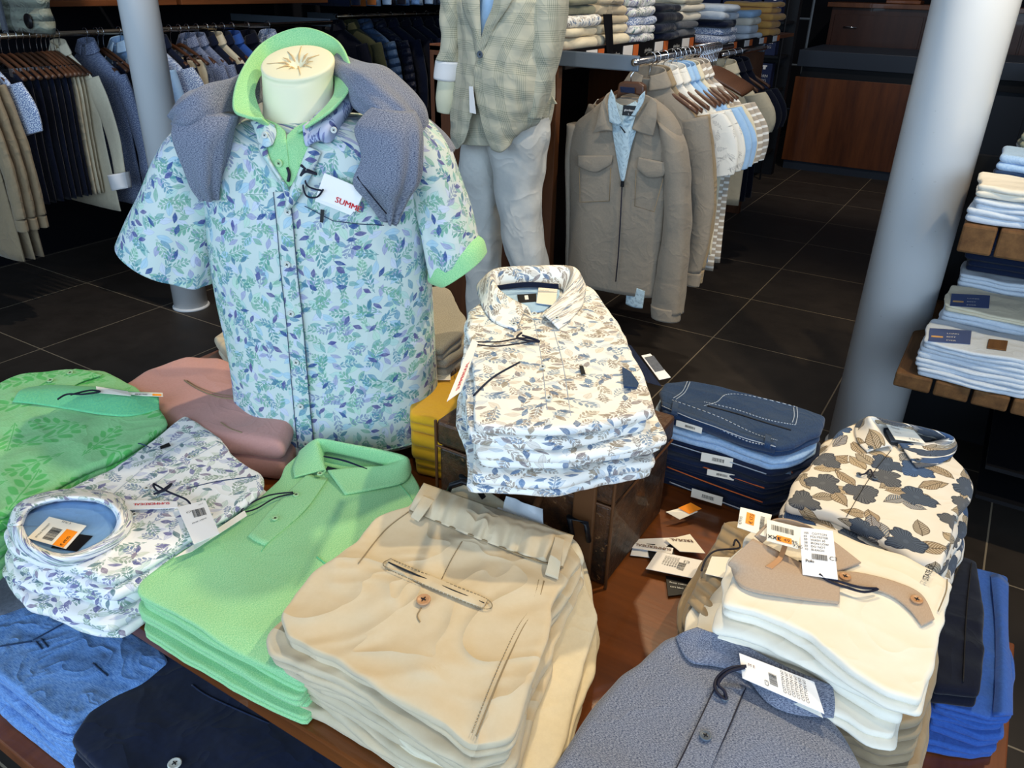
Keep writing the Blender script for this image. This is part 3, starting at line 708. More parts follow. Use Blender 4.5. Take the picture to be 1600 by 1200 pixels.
card('barcode_tag', [p.at(343, 834, .007), p.at(303, 851, .005), p.at(277, 793, .007), p.at(321, 782, .007)], M['paper'], p.top, [('bar', .15, .2, .6, .42, 9, 0), ('t', .6, .2, .006, 'C3', 'ink'), ('t', .2, .5, .004, 'SHIRT 39/40', 'ink'), ('t', .12, .08, .003, 'poplin', 'ink')])
cord('tag_cord', [p.at(298, 789, .006), p.at(290, 780, .008), p.at(262, 768, .008), p.at(240, 756, .008), p.at(248, 768, .010), p.at(268, 756, .010), p.at(258, 766, .010), p.at(240, 772, .008)], p.top, .0016)
for q in ((296, 716), (229, 764), (210, 805)): button(p.at(*q, .002), (0, 0, 1), .0045, 'button', p.top)
card('brand_tab', [p.at(264, 692, .002), p.at(267, 697, .002), p.at(251, 702, .002), p.at(250, 698, .002)], M['black'], p.top)
seam(p, [(400, 744), (340, 752), (293, 763)], .0007, 'denim', n=12, name='pocket_edge'); seam(p, [(235, 700), (225, 695), (212, 692)], .0009, 'denim', n=6, name='sleeve_seam')
seam(p, [(200, 790), (270, 735), (345, 690)], .0005, 'white_th', n=20); seam(p, [(172, 776), (240, 720), (320, 672)], .0005, 'white_th', n=20)

# ------------------------------------------------------------------ sand trousers
bz = .812
pd = pile('folded_trousers', [(690, 880), (905, 850), (932, 962), (870, 1190), (790, 1235), (640, 1170), (560, 1080), (600, 950)], .742, TZ, 3, [M['cream']],
          'cream trousers sticking out right', 'beneath the sand trousers', 'trousers', 'cream trousers beneath the sand trousers', folds=2, seed=33, jit=.006, jag=.008)
p = pile('folded_trousers', [(662, 757), (700, 768), (800, 802), (900, 842), (918, 862), (900, 895), (862, 950), (803, 1152), (738, 1166), (600, 1085), (445, 994), (433, 960), (480, 905), (585, 808), (640, 792)], bz, .742, 3, [M['beige']],
         'sand beige trousers with elastic waist', 'at the table front', 'trousers', 'sand beige trousers', folds=2, seed=31, jit=.006, grow=.012, und_amp=.009, jag=.014, wrk=.005, wfreq=11, dirn=(.8, .6), rings=16, toprings=44, N=170)
p4 = pile('folded_trousers', [(600, 830), (870, 900), (850, 1000), (800, 1195), (730, 1210), (455, 1050), (445, 1010), (520, 900)], .742, TZ, 4, [M['beige']],
          'creased sand trousers', 'under the elastic-waist ones', 'trousers', 'creased sand trousers', folds=1, seed=37, jit=.010, grow=.012, jag=.012)
rows = []
n = 40
for v, (a, bq) in enumerate([((662, 756), (896, 838)), ((651, 775), (888, 860)), ((640, 796), (879, 886))]):
    row = []
    for i in range(n + 1):
        f = i / n; x = a[0] + (bq[0] - a[0]) * f; y = a[1] + (bq[1] - a[1]) * f + (6 * math.sin(math.pi * f) if v == 2 else 0)
        row.append(p.at(x, y, [.004, .012, .0015][v] + .0022 * math.sin(i * 1.5 + .6 * math.sin(i * .7)) * (1 if v else .4)))
    rows.append(row)
sheet('waistband', rows, M['beige'], p.top, .003, 120, 12)
seam(p, [(640, 797), (700, 822), (760, 846), (828, 873), (880, 887)], .0012, 'tan_th', .002, n=50)
for (a, bq, c_, d) in [((662, 775), (678, 782), (654, 815), (642, 808)), ((868, 838), (882, 843), (872, 905), (852, 898))]:
    psheet(p, 'belt_loop', [[(a[0], a[1], .013), (bq[0], bq[1], .013)], [((a[0] + d[0]) / 2, (a[1] + d[1]) / 2, .014), ((bq[0] + c_[0]) / 2, (bq[1] + c_[1]) / 2, .014)], [(d[0], d[1], .003), (c_[0], c_[1], .003)]], M['beige'], .003)
psheet(p, 'back_pocket', [[(610, 873, .002), (680, 903, .003), (762, 937, .002)], [(606, 879, .003), (678, 911, .004), (758, 944, .003)], [(602, 886, .002), (675, 919, .003), (755, 951, .002)]], M['beige'], .002)
seam(p, [(610, 873), (680, 903), (762, 937), (755, 951), (675, 919), (602, 886), (610, 873)], .0007, 'tan_th', .003, n=90, dash=1)
seam(p, [(607, 879), (680, 911), (757, 943)], .0012, 'ink', .0035, n=30, name='pocket_slit')
button(p.at(662, 938, .003), (0, -.1, 1), .0085, 'button_horn', p.top)
seam(p, [(658, 950), (652, 962), (656, 972)], .0008, 'tan_th', n=8)
seam(p, [(722, 846), (705, 875), (690, 905)], .0007, 'tan_th', n=24, dash=1)
seam(p, [(850, 908), (838, 950), (815, 985), (780, 1060), (744, 1150)], .0009, 'tan_th', n=50)
seam(p, [(842, 906), (830, 948), (807, 983), (772, 1058), (737, 1146)], .0006, 'tan_th', n=70, dash=1)
seam(p, [(638, 800), (600, 830), (560, 880)], .0009, 'tan_th', n=20)
# pair behind the waistband, with hanger film
q = T(700, 760, .80)
pw = pile('folded_trousers', [(692, 766), (735, 748), (770, 770), (905, 845), (915, 866), (890, 880), (780, 830)], .800, .742, 1, [M['cream']], 'cream elastic waist trousers folded behind the sand trousers', 'against the suitcase', 'trousers', None, folds=2, seed=35)
b = MB(); b.tube([pw.at(700, 770, .0), pw.at(705, 758, .015), pw.at(722, 752, .02), pw.at(745, 762, .018), pw.at(756, 778, .004)], .004, 8); b.build('hanger_hook', M['black'], pw.top, True)
card('size_strip', [pw.at(778, 792, .012), pw.at(830, 812, .012), pw.at(826, 822, .002), pw.at(776, 804, .002)], M['paper'], pw.top)
psheet(pw, 'plastic_film', [[(790, 775, .03), (815, 785, .035), (848, 795, .028)], [(785, 800, .008), (812, 806, .012), (850, 830, .006)]], M['plastic'], .0006, amp=.006)
cord('plastic_loop', [T(893, 930, TZ + .01), T(905, 932, TZ + .006), T(918, 922, TZ + .008)], pd.top, .0007, 'paper')

# ------------------------------------------------------------------ palm-print polos, far left
p = pile('polo_shirt', [(-170, 700), (-60, 625), (30, 585), (105, 575), (160, 580), (215, 600), (245, 628), (262, 660), (200, 705), (100, 742), (0, 800), (-100, 880), (-220, 860)], .775, TZ, 3, [M['green_palm']],
         'palm-print green polo', 'at the left table corner', 'polo shirt', 'palm-print green polos', folds=2, seed=41, jit=.01, grow=.012, und_amp=.006, jag=.008, toprings=20, wrk=.002)
collar(p, [(20, 628, .003), (60, 632, .003), (110, 640, .003), (160, 648, .003), (205, 650, .003), (249, 640, .003)],
       [(30, 612, .010), (75, 610, .014), (120, 612, .016), (160, 615, .018), (205, 620, .018), (247, 618, .014)],
       [(45, 606, .003), (80, 602, .004), (125, 604, .004), (165, 606, .005), (205, 612, .005), (240, 614, .004)], M['green_dark'])
psheet(p, 'placket', [[(60, 604, .002), (82, 611, .003), (100, 616, .002)], [(95, 585, .003), (110, 592, .004), (124, 598, .003)], [(118, 577, .003), (140, 580, .004), (160, 586, .003)]], M['green_palm'])
for q in ((79, 595), (110, 583)): button(p.at(*q, .006), (0, -.2, 1), .006, 'button_green', p.top)
cord('tag_cord', [p.at(90, 624, .02), p.at(105, 616, .022), p.at(130, 616, .024), p.at(156, 612, .024), p.at(140, 610, .022), p.at(110, 617, .02)], p.top, .0016)
card('hang_tag', [p.at(150, 604, .024), p.at(200, 612, .024), p.at(205, 619, .022), p.at(152, 614, .02)], M['paper_w'], p.top)
card('price_tag', [p.at(200, 613, .022), p.at(254, 614, .02), p.at(255, 620, .018), p.at(200, 618, .018)], M['paper_w'], p.top, [('box', .7, .1, .95, .7, 'orange'), ('bar', .2, .2, .55, .6, 5, 0)])

# ------------------------------------------------------------------ pink sweatshirt, beige, yellow, knits behind
p = pile('folded_sweatshirt', [(187, 598), (225, 572), (290, 556), (340, 556), (400, 570), (470, 640), (440, 690), (378, 684), (330, 680), (262, 652), (215, 615)], .765, TZ, 1, [M['pink']],
         'dusty pink folded sweatshirt', 'behind the leaf-print shirts left of the bust', 'sweatshirt', None, folds=2, seed=51, und_amp=.008, rings=18)
seam(p, [(288, 594), (310, 608), (340, 620), (374, 624)], .0014, 'tan_th', .001, name='pocket_edge'); seam(p, [(292, 594), (313, 606), (342, 616), (374, 620)], .0006, 'tan_th', .001)
seam(p, [(345, 660), (360, 670), (378, 676)], .0012, 'tan_th', .001, name='ribbed_hem')
p = pile('folded_trousers', [(333, 523), (350, 511), (380, 505), (470, 520), (480, 580), (400, 580), (350, 550)], .735, TZ, 2, [M['beige'], M['cream']], 'light beige folded trousers', 'half hidden behind the left of the bust', 'trousers', 'beige trousers behind the bust', folds=1, seed=53, jit=.01)
p = pile('folded_sweater', [(640, 560), (700, 515), (735, 505), (760, 520), (770, 600), (735, 640), (690, 660), (640, 650)], .80, TZ, 3, [M['yellow']], 'mustard yellow sweater', 'between bust and suitcase', 'sweater', 'mustard yellow sweaters', folds=2, seed=55, jit=.01)
card('price_tag', [p.at(680, 583, .006), p.at(704, 582, .006), p.at(704, 594, .004), p.at(680, 594, .004)], M['paper_w'], p.top, [('t', .1, .3, .004, '79,95', 'brownink')])
cord('tag_cord', [p.at(704, 586, .006), p.at(710, 576, .01), p.at(712, 582, .01), p.at(704, 588, .006)], p.top, .001)
p = pile('folded_knit', [(600, 450), (690, 447), (705, 455), (728, 490), (720, 520), (690, 545), (600, 540)], .865, TZ, 5, [M['knit']], 'salt and pepper knitted sweater', 'behind the right of the bust', 'sweater', 'salt and pepper knits', folds=2, seed=57, jit=.012, grow=.02, jag=.008)

# ------------------------------------------------------------------ jeans pile
jz = .822
p = pile('folded_jeans', [(1032, 612), (1040, 597), (1074, 594), (1160, 615), (1247, 633), (1288, 650), (1282, 676), (1235, 694), (1210, 698), (1120, 668), (1037, 645)], jz, TZ, 6,
         [M['denim'], M['denim_light'], M['denim_dark'], M['denim_dark'], M['denim_dark'], M['denim_dark']], 'folded blue jeans', 'between the suitcase and the flower shirts', 'jeans', 'blue jeans behind the suitcase', folds=2, seed=61, jit=.006, grow=.02, und_amp=.006, jag=.008, wrk=.003, wfreq=16, rings=14, toprings=24,
         tops={0: 'dark indigo folded jeans with white stitched pocket, on top of the jeans pile', 1: 'bleached light blue jeans tucked second in the jeans pile', 2: 'dark folded jeans right under the light blue pair', 3: 'dark folded jeans, fourth from the top of the jeans pile', 4: 'dark folded jeans, second from the bottom of the jeans pile', 5: 'lowest dark jeans of the pile behind the suitcase'})
for L in ([(1074, 596), (1066, 612), (1052, 622)], [(1078, 597), (1070, 613), (1056, 624)], [(1100, 634), (1120, 628), (1137, 616), (1180, 620), (1245, 636)], [(1245, 636), (1246, 650), (1243, 664)], [(1100, 628), (1150, 640), (1200, 656), (1243, 664)],
          [(1240, 637), (1241, 650), (1238, 660)], [(1050, 625), (1120, 650), (1180, 678), (1215, 688)], [(1040, 636), (1110, 664), (1170, 690), (1210, 696)]):
    seam(p, L, .0009, 'white_th', .001, n=30, dash=1)
seam(p, [(1105, 634), (1150, 646), (1195, 660), (1236, 672)], .0011, 'ink', .001, n=20, name='pocket_slit')
for i, (x0, y0, x1, y1, k) in enumerate([(1058, 652, 1098, 664, 0), (1097, 702, 1146, 712, 2), (1106, 728, 1148, 737, 3), (1082, 758, 1130, 772, 4), (1090, 790, 1132, 806, 5)]):
    z = jz - (y0 - 640 - (x0 - 1035) * .3) / 900; hh = 14 if k in (2, 4) else 9
    a, bq = T(x0, y0, z), T(x1, y1, z); fr = np.array([.3, -1, 0]) * .009
    card('size_strip', [a + fr, bq + fr, bq + fr * 1.3 - np.array([0, 0, hh * .0011]), a + fr * 1.3 - np.array([0, 0, hh * .0011])], M['paper_w'], p.items[k], [('bar', .35, .3, .75, .7, i + 3, 0)])
for k in range(1, 6):
    z = jz - .0237 * k; mb = MB(); r = random.Random(k); L = [T(1034 + 4 * k - 6, 640 + 22 * k + r.uniform(-2, 2), z - .006), T(1120, 668 + 22 * k, z - .008), T(1205 - 3 * k, 694 + 22 * k, z - .006)]
    mb.tube([cr([q + np.array([0, -.006, 0]) for q in L], i / 20) for i in range(21)], .0011, 5); mb.build('stitched_seam', M['orange_th'] if k in (3, 4) else M['white_th'], p.items[k], True)
card('hang_tag', [T(1040, 800, .70), T(1078, 790, .70), T(1090, 800, .695), T(1062, 812, .69)], M['paper_w'], p.items[5], [('box', .6, .1, 1.3, .9, 'orange')])
card('swing_tag', [T(970, 532, .93), T(1010, 560, .90), T(1048, 592, .88), T(1000, 578, .90)], M['denim_grey'], p.items[0], [('box', .2, .2, .6, .8, 'sky')]) if False else None
w0 = [(1034, 628), (1075, 646), (1120, 662), (1165, 679), (1212, 692)]
sheet('waistband', [[p.at(x, y, .001) for x, y in w0], [T(x, y + 6, jz + .004) for x, y in w0], [T(x - 2, y + 14, jz - .008) for x, y in w0], [T(x + 1, y + 19, jz - .020) for x, y in w0]], M['denim'], p.top, .004, 30, 12)
for dy, zz in ((8, .0035), (20, -.017)):
    mb = MB(); q_ = [T(x, y + dy - 2, jz + zz + .002) for x, y in w0]; mb.tube([cr(q_, i / 24) for i in range(25)], .0008, 5); mb.build('stitched_seam', M['white_th'], p.top, True)
for x, y in ((1055, 637), (1200, 689)):
    psheet(p, 'belt_loop', [[(x - 4, y - 10, .003), (x + 5, y - 7, .003)], [(x - 5, y, .010), (x + 4, y + 3, .010)], [(x - 6, y + 10, .004), (x + 3, y + 13, .004)]], M['denim'], .003)
card('swing_tag', [T(1000, 556, .90), T(1014, 552, .90), T(1048, 588, .87), T(1030, 592, .86)], M['paper'], p.items[0]) if False else None
# jeans leg ends at the right of the pile
for i, (x, y, z, mt) in enumerate([(1236, 722, .775, 'denim_light'), (1232, 742, .755, 'denim_light')]):
    b = MB(); a = T(x - 45, y - 14, z + .012); c_ = T(x, y, z); b.tube([a, (a + c_) / 2, c_], [.010, .011, .010], 12); b.build('trouser_leg', M[mt], p.items[1], True)
    b = MB(); b.tube([c_, c_ + (c_ - a) * .06], [.0085, .0085], 10); b.build('leg_hem', M['orange_th'], p.items[1], True)

# ------------------------------------------------------------------ flower shirts
nz_ = .802
p = pile('folded_shirt', [(1229, 786), (1276, 714), (1306, 667), (1357, 655), (1420, 668), (1488, 686), (1496, 714), (1514, 735), (1512, 780), (1490, 850), (1474, 885), (1430, 872), (1384, 842), (1300, 800)], nz_, TZ, 5, [M['flower']],
         'white navy-flowered shirt', 'at the right table corner', 'shirt', 'flower-print shirts', folds=1, seed=71, jit=.008, grow=.02, und_amp=.003, jag=.014, wrk=.001, toprings=26, shift=(.003, -.001))
collar(p, [(1355, 706, .002), (1340, 690, .003), (1336, 668, .003), (1352, 655, .003), (1400, 664, .003), (1450, 676, .003), (1492, 690, .003), (1488, 712, .003), (1462, 726, .002), (1432, 731, .002)],
       [(1388, 697, .008), (1376, 684, .016), (1366, 668, .024), (1360, 652, .034), (1400, 660, .036), (1445, 669, .036), (1486, 682, .032), (1470, 692, .020), (1440, 694, .012), (1406, 694, .008)],
       [(1394, 702, .003), (1386, 690, .003), (1380, 678, .003), (1382, 668, .006), (1405, 672, .006), (1440, 680, .006), (1464, 687, .004), (1450, 692, .003), (1425, 696, .003), (1404, 701, .003)], M['flower'])
psheet(p, 'collar_lining', [[(1384, 672, .004), (1420, 678, .004), (1458, 686, .004)], [(1392, 690, .003), (1415, 692, .003), (1445, 692, .003)]], M['denim_grey'])
card('price_tag', [p.at(1383, 661, .022), p.at(1428, 673, .022), p.at(1446, 693, .016), p.at(1399, 687, .012)], M['paper_w'], p.top, [('t', .1, .7, .005, 'Casual', 'brownink'), ('t', .1, .45, .003, 'regular fit', 'brownink'), ('t', .5, .1, .005, '€ 59,95', 'ink')])
for q in ((1360, 700, .008), (1434, 720, .006), (1367, 748, .002), (1342, 742, .002)): button(p.at(*q), (0, 0, 1), .0042, 'button_dark', p.top)
cord('tag_cord', [p.at(1366, 748, .003), p.at(1360, 734, .006), p.at(1352, 740, .006), p.at(1343, 742, .004)], p.top, .0014)
seam(p, [(1392, 704), (1360, 745), (1322, 808)], .0005, 'ink', n=16)

# ------------------------------------------------------------------ taupe trousers and ecru polos
pt_ = pile('folded_trousers', [(1130, 818), (1180, 822), (1300, 860), (1455, 935), (1466, 1000), (1458, 1070), (1448, 1140), (1400, 1150), (1250, 1085), (1110, 995), (1072, 960), (1078, 930)], .765, TZ, 3, [M['taupe']],
           'taupe trousers', 'under the ecru polo shirts', 'trousers', 'taupe trousers', folds=2, seed=81, jit=.006, grow=.01, und_amp=.004, jag=.010, wrk=.003, toprings=20)
p = pt_
rows = []
for v in range(3):
    row = []
    for i in range(31):
        f = i / 30; a = (1132 + (1076 - 1132) * f, 818 + (942 - 818) * f); bq = (1168 + (1118 - 1168) * f, 838 + (982 - 838) * f); g = v / 2
        row.append(p.at(a[0] + (bq[0] - a[0]) * g, a[1] + (bq[1] - a[1]) * g, [.004, .014, .004][v] + .0018 * math.sin(i * 1.8)))
    rows.append(row)
sheet('waistband', rows, M['taupe'], p.top, .003, 90, 10)
card('hang_tag', [p.at(1112, 870, .018), p.at(1148, 872, .018), p.at(1142, 906, .018), p.at(1102, 897, .018)], M['paper_w'], p.top)
cord('tag_cord', [p.at(1096, 892, .014), p.at(1104, 872, .02), p.at(1120, 860, .022), p.at(1155, 856, .02), p.at(1150, 843, .024), p.at(1146, 852, .022)], p.top, .0014)
wz = .838
p = pile('polo_shirt', [(1172, 842), (1215, 815), (1300, 822), (1405, 864), (1483, 908), (1464, 956), (1450, 1012), (1430, 1080), (1385, 1068), (1270, 1005), (1165, 955), (1128, 945), (1140, 893)], wz, .766, 3, [M['white']],
         'ecru polo shirt with taupe collar', 'on the taupe trousers', 'polo shirt', 'ecru polos', folds=2, seed=83, jit=.012, grow=.02, und_amp=.006, jag=.018, wrk=.003, wfreq=9, toprings=36, N=150)
psheet(p, 'collar', [[(1143, 883, .004), (1160, 918, .004), (1235, 934, .004), (1311, 943, .003)], [(1140, 877, .018), (1190, 888, .012), (1250, 900, .010), (1311, 914, .006)], [(1176, 842, .028), (1215, 862, .012), (1250, 880, .006), (1300, 905, .004)]], M['taupe_knit'], .003, nu=40)
psheet(p, 'collar', [[(1180, 838, .028), (1212, 811, .030), (1260, 820, .026), (1300, 845, .014), (1345, 880, .003)], [(1190, 848, .014), (1220, 826, .016), (1255, 834, .014), (1290, 862, .010), (1308, 893, .004)]], M['taupe_knit'], .003, nu=40)
psheet(p, 'neck_tape', [[(1222, 853, .016), (1214, 872, .014), (1196, 886, .013)], [(1230, 855, .015), (1222, 875, .013), (1206, 890, .012)]], M['button_horn'])
psheet(p, 'placket', [[(1306, 893, .003), (1345, 896, .003), (1400, 910, .003), (1440, 930, .003), (1460, 968, .002)], [(1308, 903, .004), (1345, 906, .004), (1396, 920, .004), (1430, 942, .004), (1448, 974, .003)], [(1310, 915, .003), (1345, 916, .003), (1390, 930, .003), (1420, 952, .003), (1440, 978, .002)]], M['taupe_knit'], .002, nu=40)
for q in ((1320, 902), (1432, 938)): button(p.at(*q, .005), (0, 0, 1), .007, 'button_horn', p.top)
card('size_label', [p.at(1248, 876, .004), p.at(1262, 878, .004), p.at(1262, 896, .004), p.at(1240, 888, .004)], M['black'], p.top)
card('size_tag', [p.at(1157, 793, .03), p.at(1206, 805, .03), p.at(1196, 839, .026), p.at(1152, 824, .026)], M['paper_w'], p.top, [('box', .25, .3, .55, .85, 'orange'), ('t', .5, .35, .0065, '€ 17,5', 'ink', 90), ('bar', .75, .2, .9, .9, 3, 1), ('t', .12, .15, .005, '€79,95', 'ink', 90)])
card('price_tag', [p.at(1198, 812, .034), p.at(1252, 825, .034), p.at(1247, 858, .028), p.at(1198, 845, .028)], M['paper_w'], p.top, [('bar', .15, .55, .9, .8, 4, 0), ('t', .02, .12, .008, 'XXL', 'ink', 0, 1), ('box', .32, .1, .8, .36, 'orange'), ('t', .35, .14, .0075, '€ 49.95', 'ink'), ('t', .82, .02, .007, '9,95', 'ink')])
card('hang_tag', [p.at(1249, 824, .034), p.at(1301, 830, .034), p.at(1309, 906, .012), p.at(1254, 898, .012)], M['paper'], p.top, [('t', .1, .86 - .07 * i, .0042, s_, 'ink') for i, s_ in enumerate(['100   COTTON', '60   POLYESTER', '40   WASH 30', '38   IRON LOW', '20   DO NOT', '10   BLEACH'])] + [('bar', .3, .34, .75, .46, 11, 0), ('t', .8, .36, .008, 'C3', 'ink'), ('t', .1, .26, .0055, 'Polo', 'ink', 0, 1)])
cord('tag_cord', [p.at(1280, 897, .014), p.at(1295, 908, .010), p.at(1320, 917, .008), p.at(1350, 925, .008), p.at(1372, 920, .008), p.at(1345, 918, .012), p.at(1310, 908, .010), p.at(1282, 900, .012)], p.top, .0015)
mb = MB(); o0 = p.at(1450, 908, .006); ux = p.at(1460, 886, .006) - o0; ux /= np.linalg.norm(ux); uy = np.cross((0, 0, 1), ux); put_text(mb, 'STATE OF', .0095, o0, ux, uy, True); mb.build('chest_lettering', M['ink'], p.top)
seam(p, [(1480, 905), (1478, 925), (1466, 955)], .0007, 'tan_th', n=12)

# ------------------------------------------------------------------ blue-grey polo in front
p = pile('polo_shirt', [(1038, 996), (1062, 990), (1090, 985), (1150, 1010), (1300, 1080), (1306, 1120), (1332, 1155), (1352, 1200), (1330, 1300), (1150, 1400), (860, 1330), (820, 1260), (868, 1190), (922, 1112), (970, 1048)], .775, TZ, 2, [M['denimblue']],
         'blue-grey melange polo shirt', 'at the front table edge', 'polo shirt', 'blue-grey polos at the front', folds=2, seed=91, und_amp=.006, toprings=30, wrk=.001, wfreq=8, N=130)
psheet(p, 'collar', [[(1057, 995, .003), (1066, 1020, .003), (1082, 1036, .003), (1110, 1040, .003), (1150, 1048, .003), (1170, 1062, .003), (1200, 1098, .003), (1240, 1116, .003), (1302, 1122, .003)],
                     [(1068, 988, .012), (1092, 1002, .014), (1118, 1012, .016), (1140, 1024, .014), (1168, 1042, .012), (1190, 1060, .014), (1220, 1082, .016), (1260, 1092, .016), (1304, 1098, .012)],
                     [(1090, 981, .018), (1105, 986, .022), (1130, 994, .022), (1155, 1004, .02), (1185, 1020, .02), (1215, 1036, .022), (1245, 1050, .022), (1275, 1062, .022), (1300, 1072, .018)]], M['denimblue'], .003, nu=60)
psheet(p, 'placket', [[(1120, 1070, .002), (1142, 1070, .003), (1165, 1074, .002)], [(1092, 1130, .002), (1115, 1134, .003), (1138, 1136, .002)], [(1050, 1215, .002), (1075, 1220, .003), (1100, 1225, .002)]], M['denimblue'], .002)
for q, r_ in (((1132, 1092), .0045), ((1102, 1151), .0065)): button(p.at(*q, .005), (0, 0, 1), r_, 'button_dark', p.top)
for L in ([(1118, 1072), (1090, 1132), (1050, 1215)], [(1165, 1074), (1140, 1134), (1102, 1215)]): seam(p, L, .0008, 'cord', .002, n=24)
card('hang_tag', [p.at(1155, 1021, .026), p.at(1272, 1066, .026), p.at(1288, 1116, .018), p.at(1160, 1060, .018)], M['paper'], p.top, [('bar', .36, .25, .46, .72, 6, 1), ('t', .34, .1, .006, 'C3', 'ink', 90), ('t', .1, .6, .005, 'M E', 'brownink')] + [('t', .56 + .055 * i, .12, .0048, 'COTTON 60  40', 'ink', 90) for i in range(6)])
card('price_tag', [p.at(1222, 1050, .022), p.at(1262, 1068, .022), p.at(1286, 1122, .012), p.at(1240, 1100, .012)], M['paper_w'], p.top)
cord('tag_cord', [p.at(1166, 1041, .026), p.at(1140, 1044, .022), p.at(1120, 1060, .012), p.at(1118, 1078, .010), p.at(1134, 1094, .006), p.at(1132, 1080, .01), p.at(1122, 1068, .012), p.at(1138, 1050, .02), p.at(1164, 1043, .027)], p.top, .0019)

# ------------------------------------------------------------------ loose tags on the table (hang from taupe trousers' side)
def tcard(name, c, items, mat, label, dz=.0, group=None):
    b0 = [T(x, y, TZ + z + dz) for x, y, z in c]; o = card(name, b0, M[mat], None, items); tag(o, label, 'tag', group); return o
tcard('hang_tag', [(985, 868, .002), (1018, 872, .002), (1060, 840, .006), (992, 843, .002)], [], 'paper', 'blank white tag at the left of the tag heap beside the suitcase')
tcard('care_tag', [(1010, 850, .004), (1050, 852, .004), (1055, 872, .004), (1015, 874, .004)], [('t', .1, .5, .004, 'regular fit', 'whiteink')], 'black', 'small black tag under the red-lettered strip')
tcard('hang_tag', [(1050, 866, .007), (985, 856, .006), (987, 847, .006), (1052, 857, .007)], [('t', .03, .2, .009, 'SUMMERDEAL', 'brownink', 0, 1)], 'paper', 'long narrow white tag lettered upside down, beside the suitcase')
tcard('hang_tag', [(1102, 865, .010), (1062, 862, .009), (1040, 844, .009), (1078, 835, .010)], [('t', .1, .3, .010, 'ERDEAL', 'brownink', 0, 1)], 'paper_w', 'cream tag with brown lettering, topmost of the tag heap')
tcard('barcode_tag', [(1092, 906, .012), (1009, 889, .010), (1027, 862, .010), (1105, 878, .014)], [('bar', .35, .35, .5, .75, 5, 1), ('t', .3, .2, .008, 'C3', 'ink')] + [('t', .55 + .05 * i, .15, .004, 'COTTON 98', 'ink', 90) for i in range(6)], 'paper', 'large white care tag with printed lines beside the suitcase')
tcard('care_tag', [(1040, 900, .003), (1098, 910, .003), (1090, 926, .003), (1044, 932, .003)], [('t', .1, .6, .005, 'finest cotton', 'whiteink'), ('t', .1, .4, .005, 'care label', 'whiteink')], 'black', 'black care tag under the large white care tag')
tcard('hang_tag', [(1058, 975, .004), (1080, 920, .006), (1092, 918, .008), (1066, 962, .006)], [('t', .2, .2, .011, 'SUMME', 'brownink', 0, 1)], 'paper', 'narrow white tag standing against the taupe trousers')

# ------------------------------------------------------------------ lower table goods
p = pile('folded_trousers', [(-160, 1000), (-60, 955), (60, 915), (110, 930), (250, 1010), (265, 1030), (104, 1128), (80, 1120), (-40, 1030)], .545, LZ, 4, [M['bluelight']],
         'light blue slub trousers', 'on the lower table at left', 'trousers', 'light blue trousers', folds=2, seed=101, jit=.006, grow=.01, und_amp=.005, jag=.008, wrk=.004, wfreq=7, toprings=26)
for L in ([(56, 1002), (63, 1011), (66, 1014)], [(64, 998), (72, 1008), (75, 1011)], [(52, 1000), (80, 985), (110, 968)], [(145, 1036), (156, 1046), (168, 1056)], [(0, 1010), (50, 1002)]): seam(p, L, .0012, 'denim', .001, n=8)
p = pile('folded_trousers', [(262, 1018), (300, 1040), (480, 1130), (640, 1215), (600, 1330), (400, 1320), (200, 1250), (108, 1160), (140, 1110)], .535, LZ, 4, [M['navy']],
         'dark navy trousers', 'on the lower table', 'trousers', 'dark navy trousers', folds=2, seed=103, jit=.006, und_amp=.006, wrk=.007, wfreq=8, toprings=26)
button(p.at(273, 1194, .004), (0, 0, 1), .009, 'button', p.top); seam(p, [(300, 1070), (330, 1090), (420, 1130)], .0012, 'denim_dark', n=10)
p = pile('folded_jeans', [(-100, 880), (-20, 862), (30, 895), (56, 935), (0, 955), (-110, 960)], .56, LZ, 2, [M['denim_grey']], 'dark grey jeans', 'at the left end of the lower table', 'jeans', 'dark grey jeans at left', folds=2, seed=105, jit=.006)
pb = pile('folded_sweater', [(1480, 900), (1520, 890), (1572, 905), (1570, 960), (1578, 1060), (1582, 1118), (1545, 1120), (1462, 1098), (1462, 1000)], .515, LZ, 4, [M['blue']],
          'cobalt blue sweater', 'at the right table end', 'sweater', 'cobalt blue sweaters', folds=2, seed=107, jit=.006, grow=.015, und_amp=.004, jag=.012, wrk=.003)
p = pile('folded_sweater', [(1488, 905), (1505, 866), (1526, 874), (1536, 940), (1541, 1015), (1534, 1077), (1462, 1072), (1458, 1000)], .56, .516, 1, [M['navy_black']], 'midnight navy folded sweater lying on the cobalt blue sweaters', 'beside the table edge', 'sweater', None, folds=2, seed=109, und_amp=.004, wrk=.003)
seam(p, [(1518, 880), (1510, 960), (1505, 1065)], .0012, 'ink', .001, n=20)
sheet('sweater_sleeve', [[pb.at(1548, 900, .002), pb.at(1560, 898, .006), pb.at(1575, 912, .002)], [pb.at(1556, 980, .003), pb.at(1566, 985, .010), pb.at(1574, 990, .003)], [pb.at(1556, 1060, .003), pb.at(1568, 1060, .012), pb.at(1580, 1062, .003)], [pb.at(1552, 1118, .001), pb.at(1566, 1118, .008), pb.at(1581, 1118, .001)]], M['blue'], pb.top, .004, 14, 20)
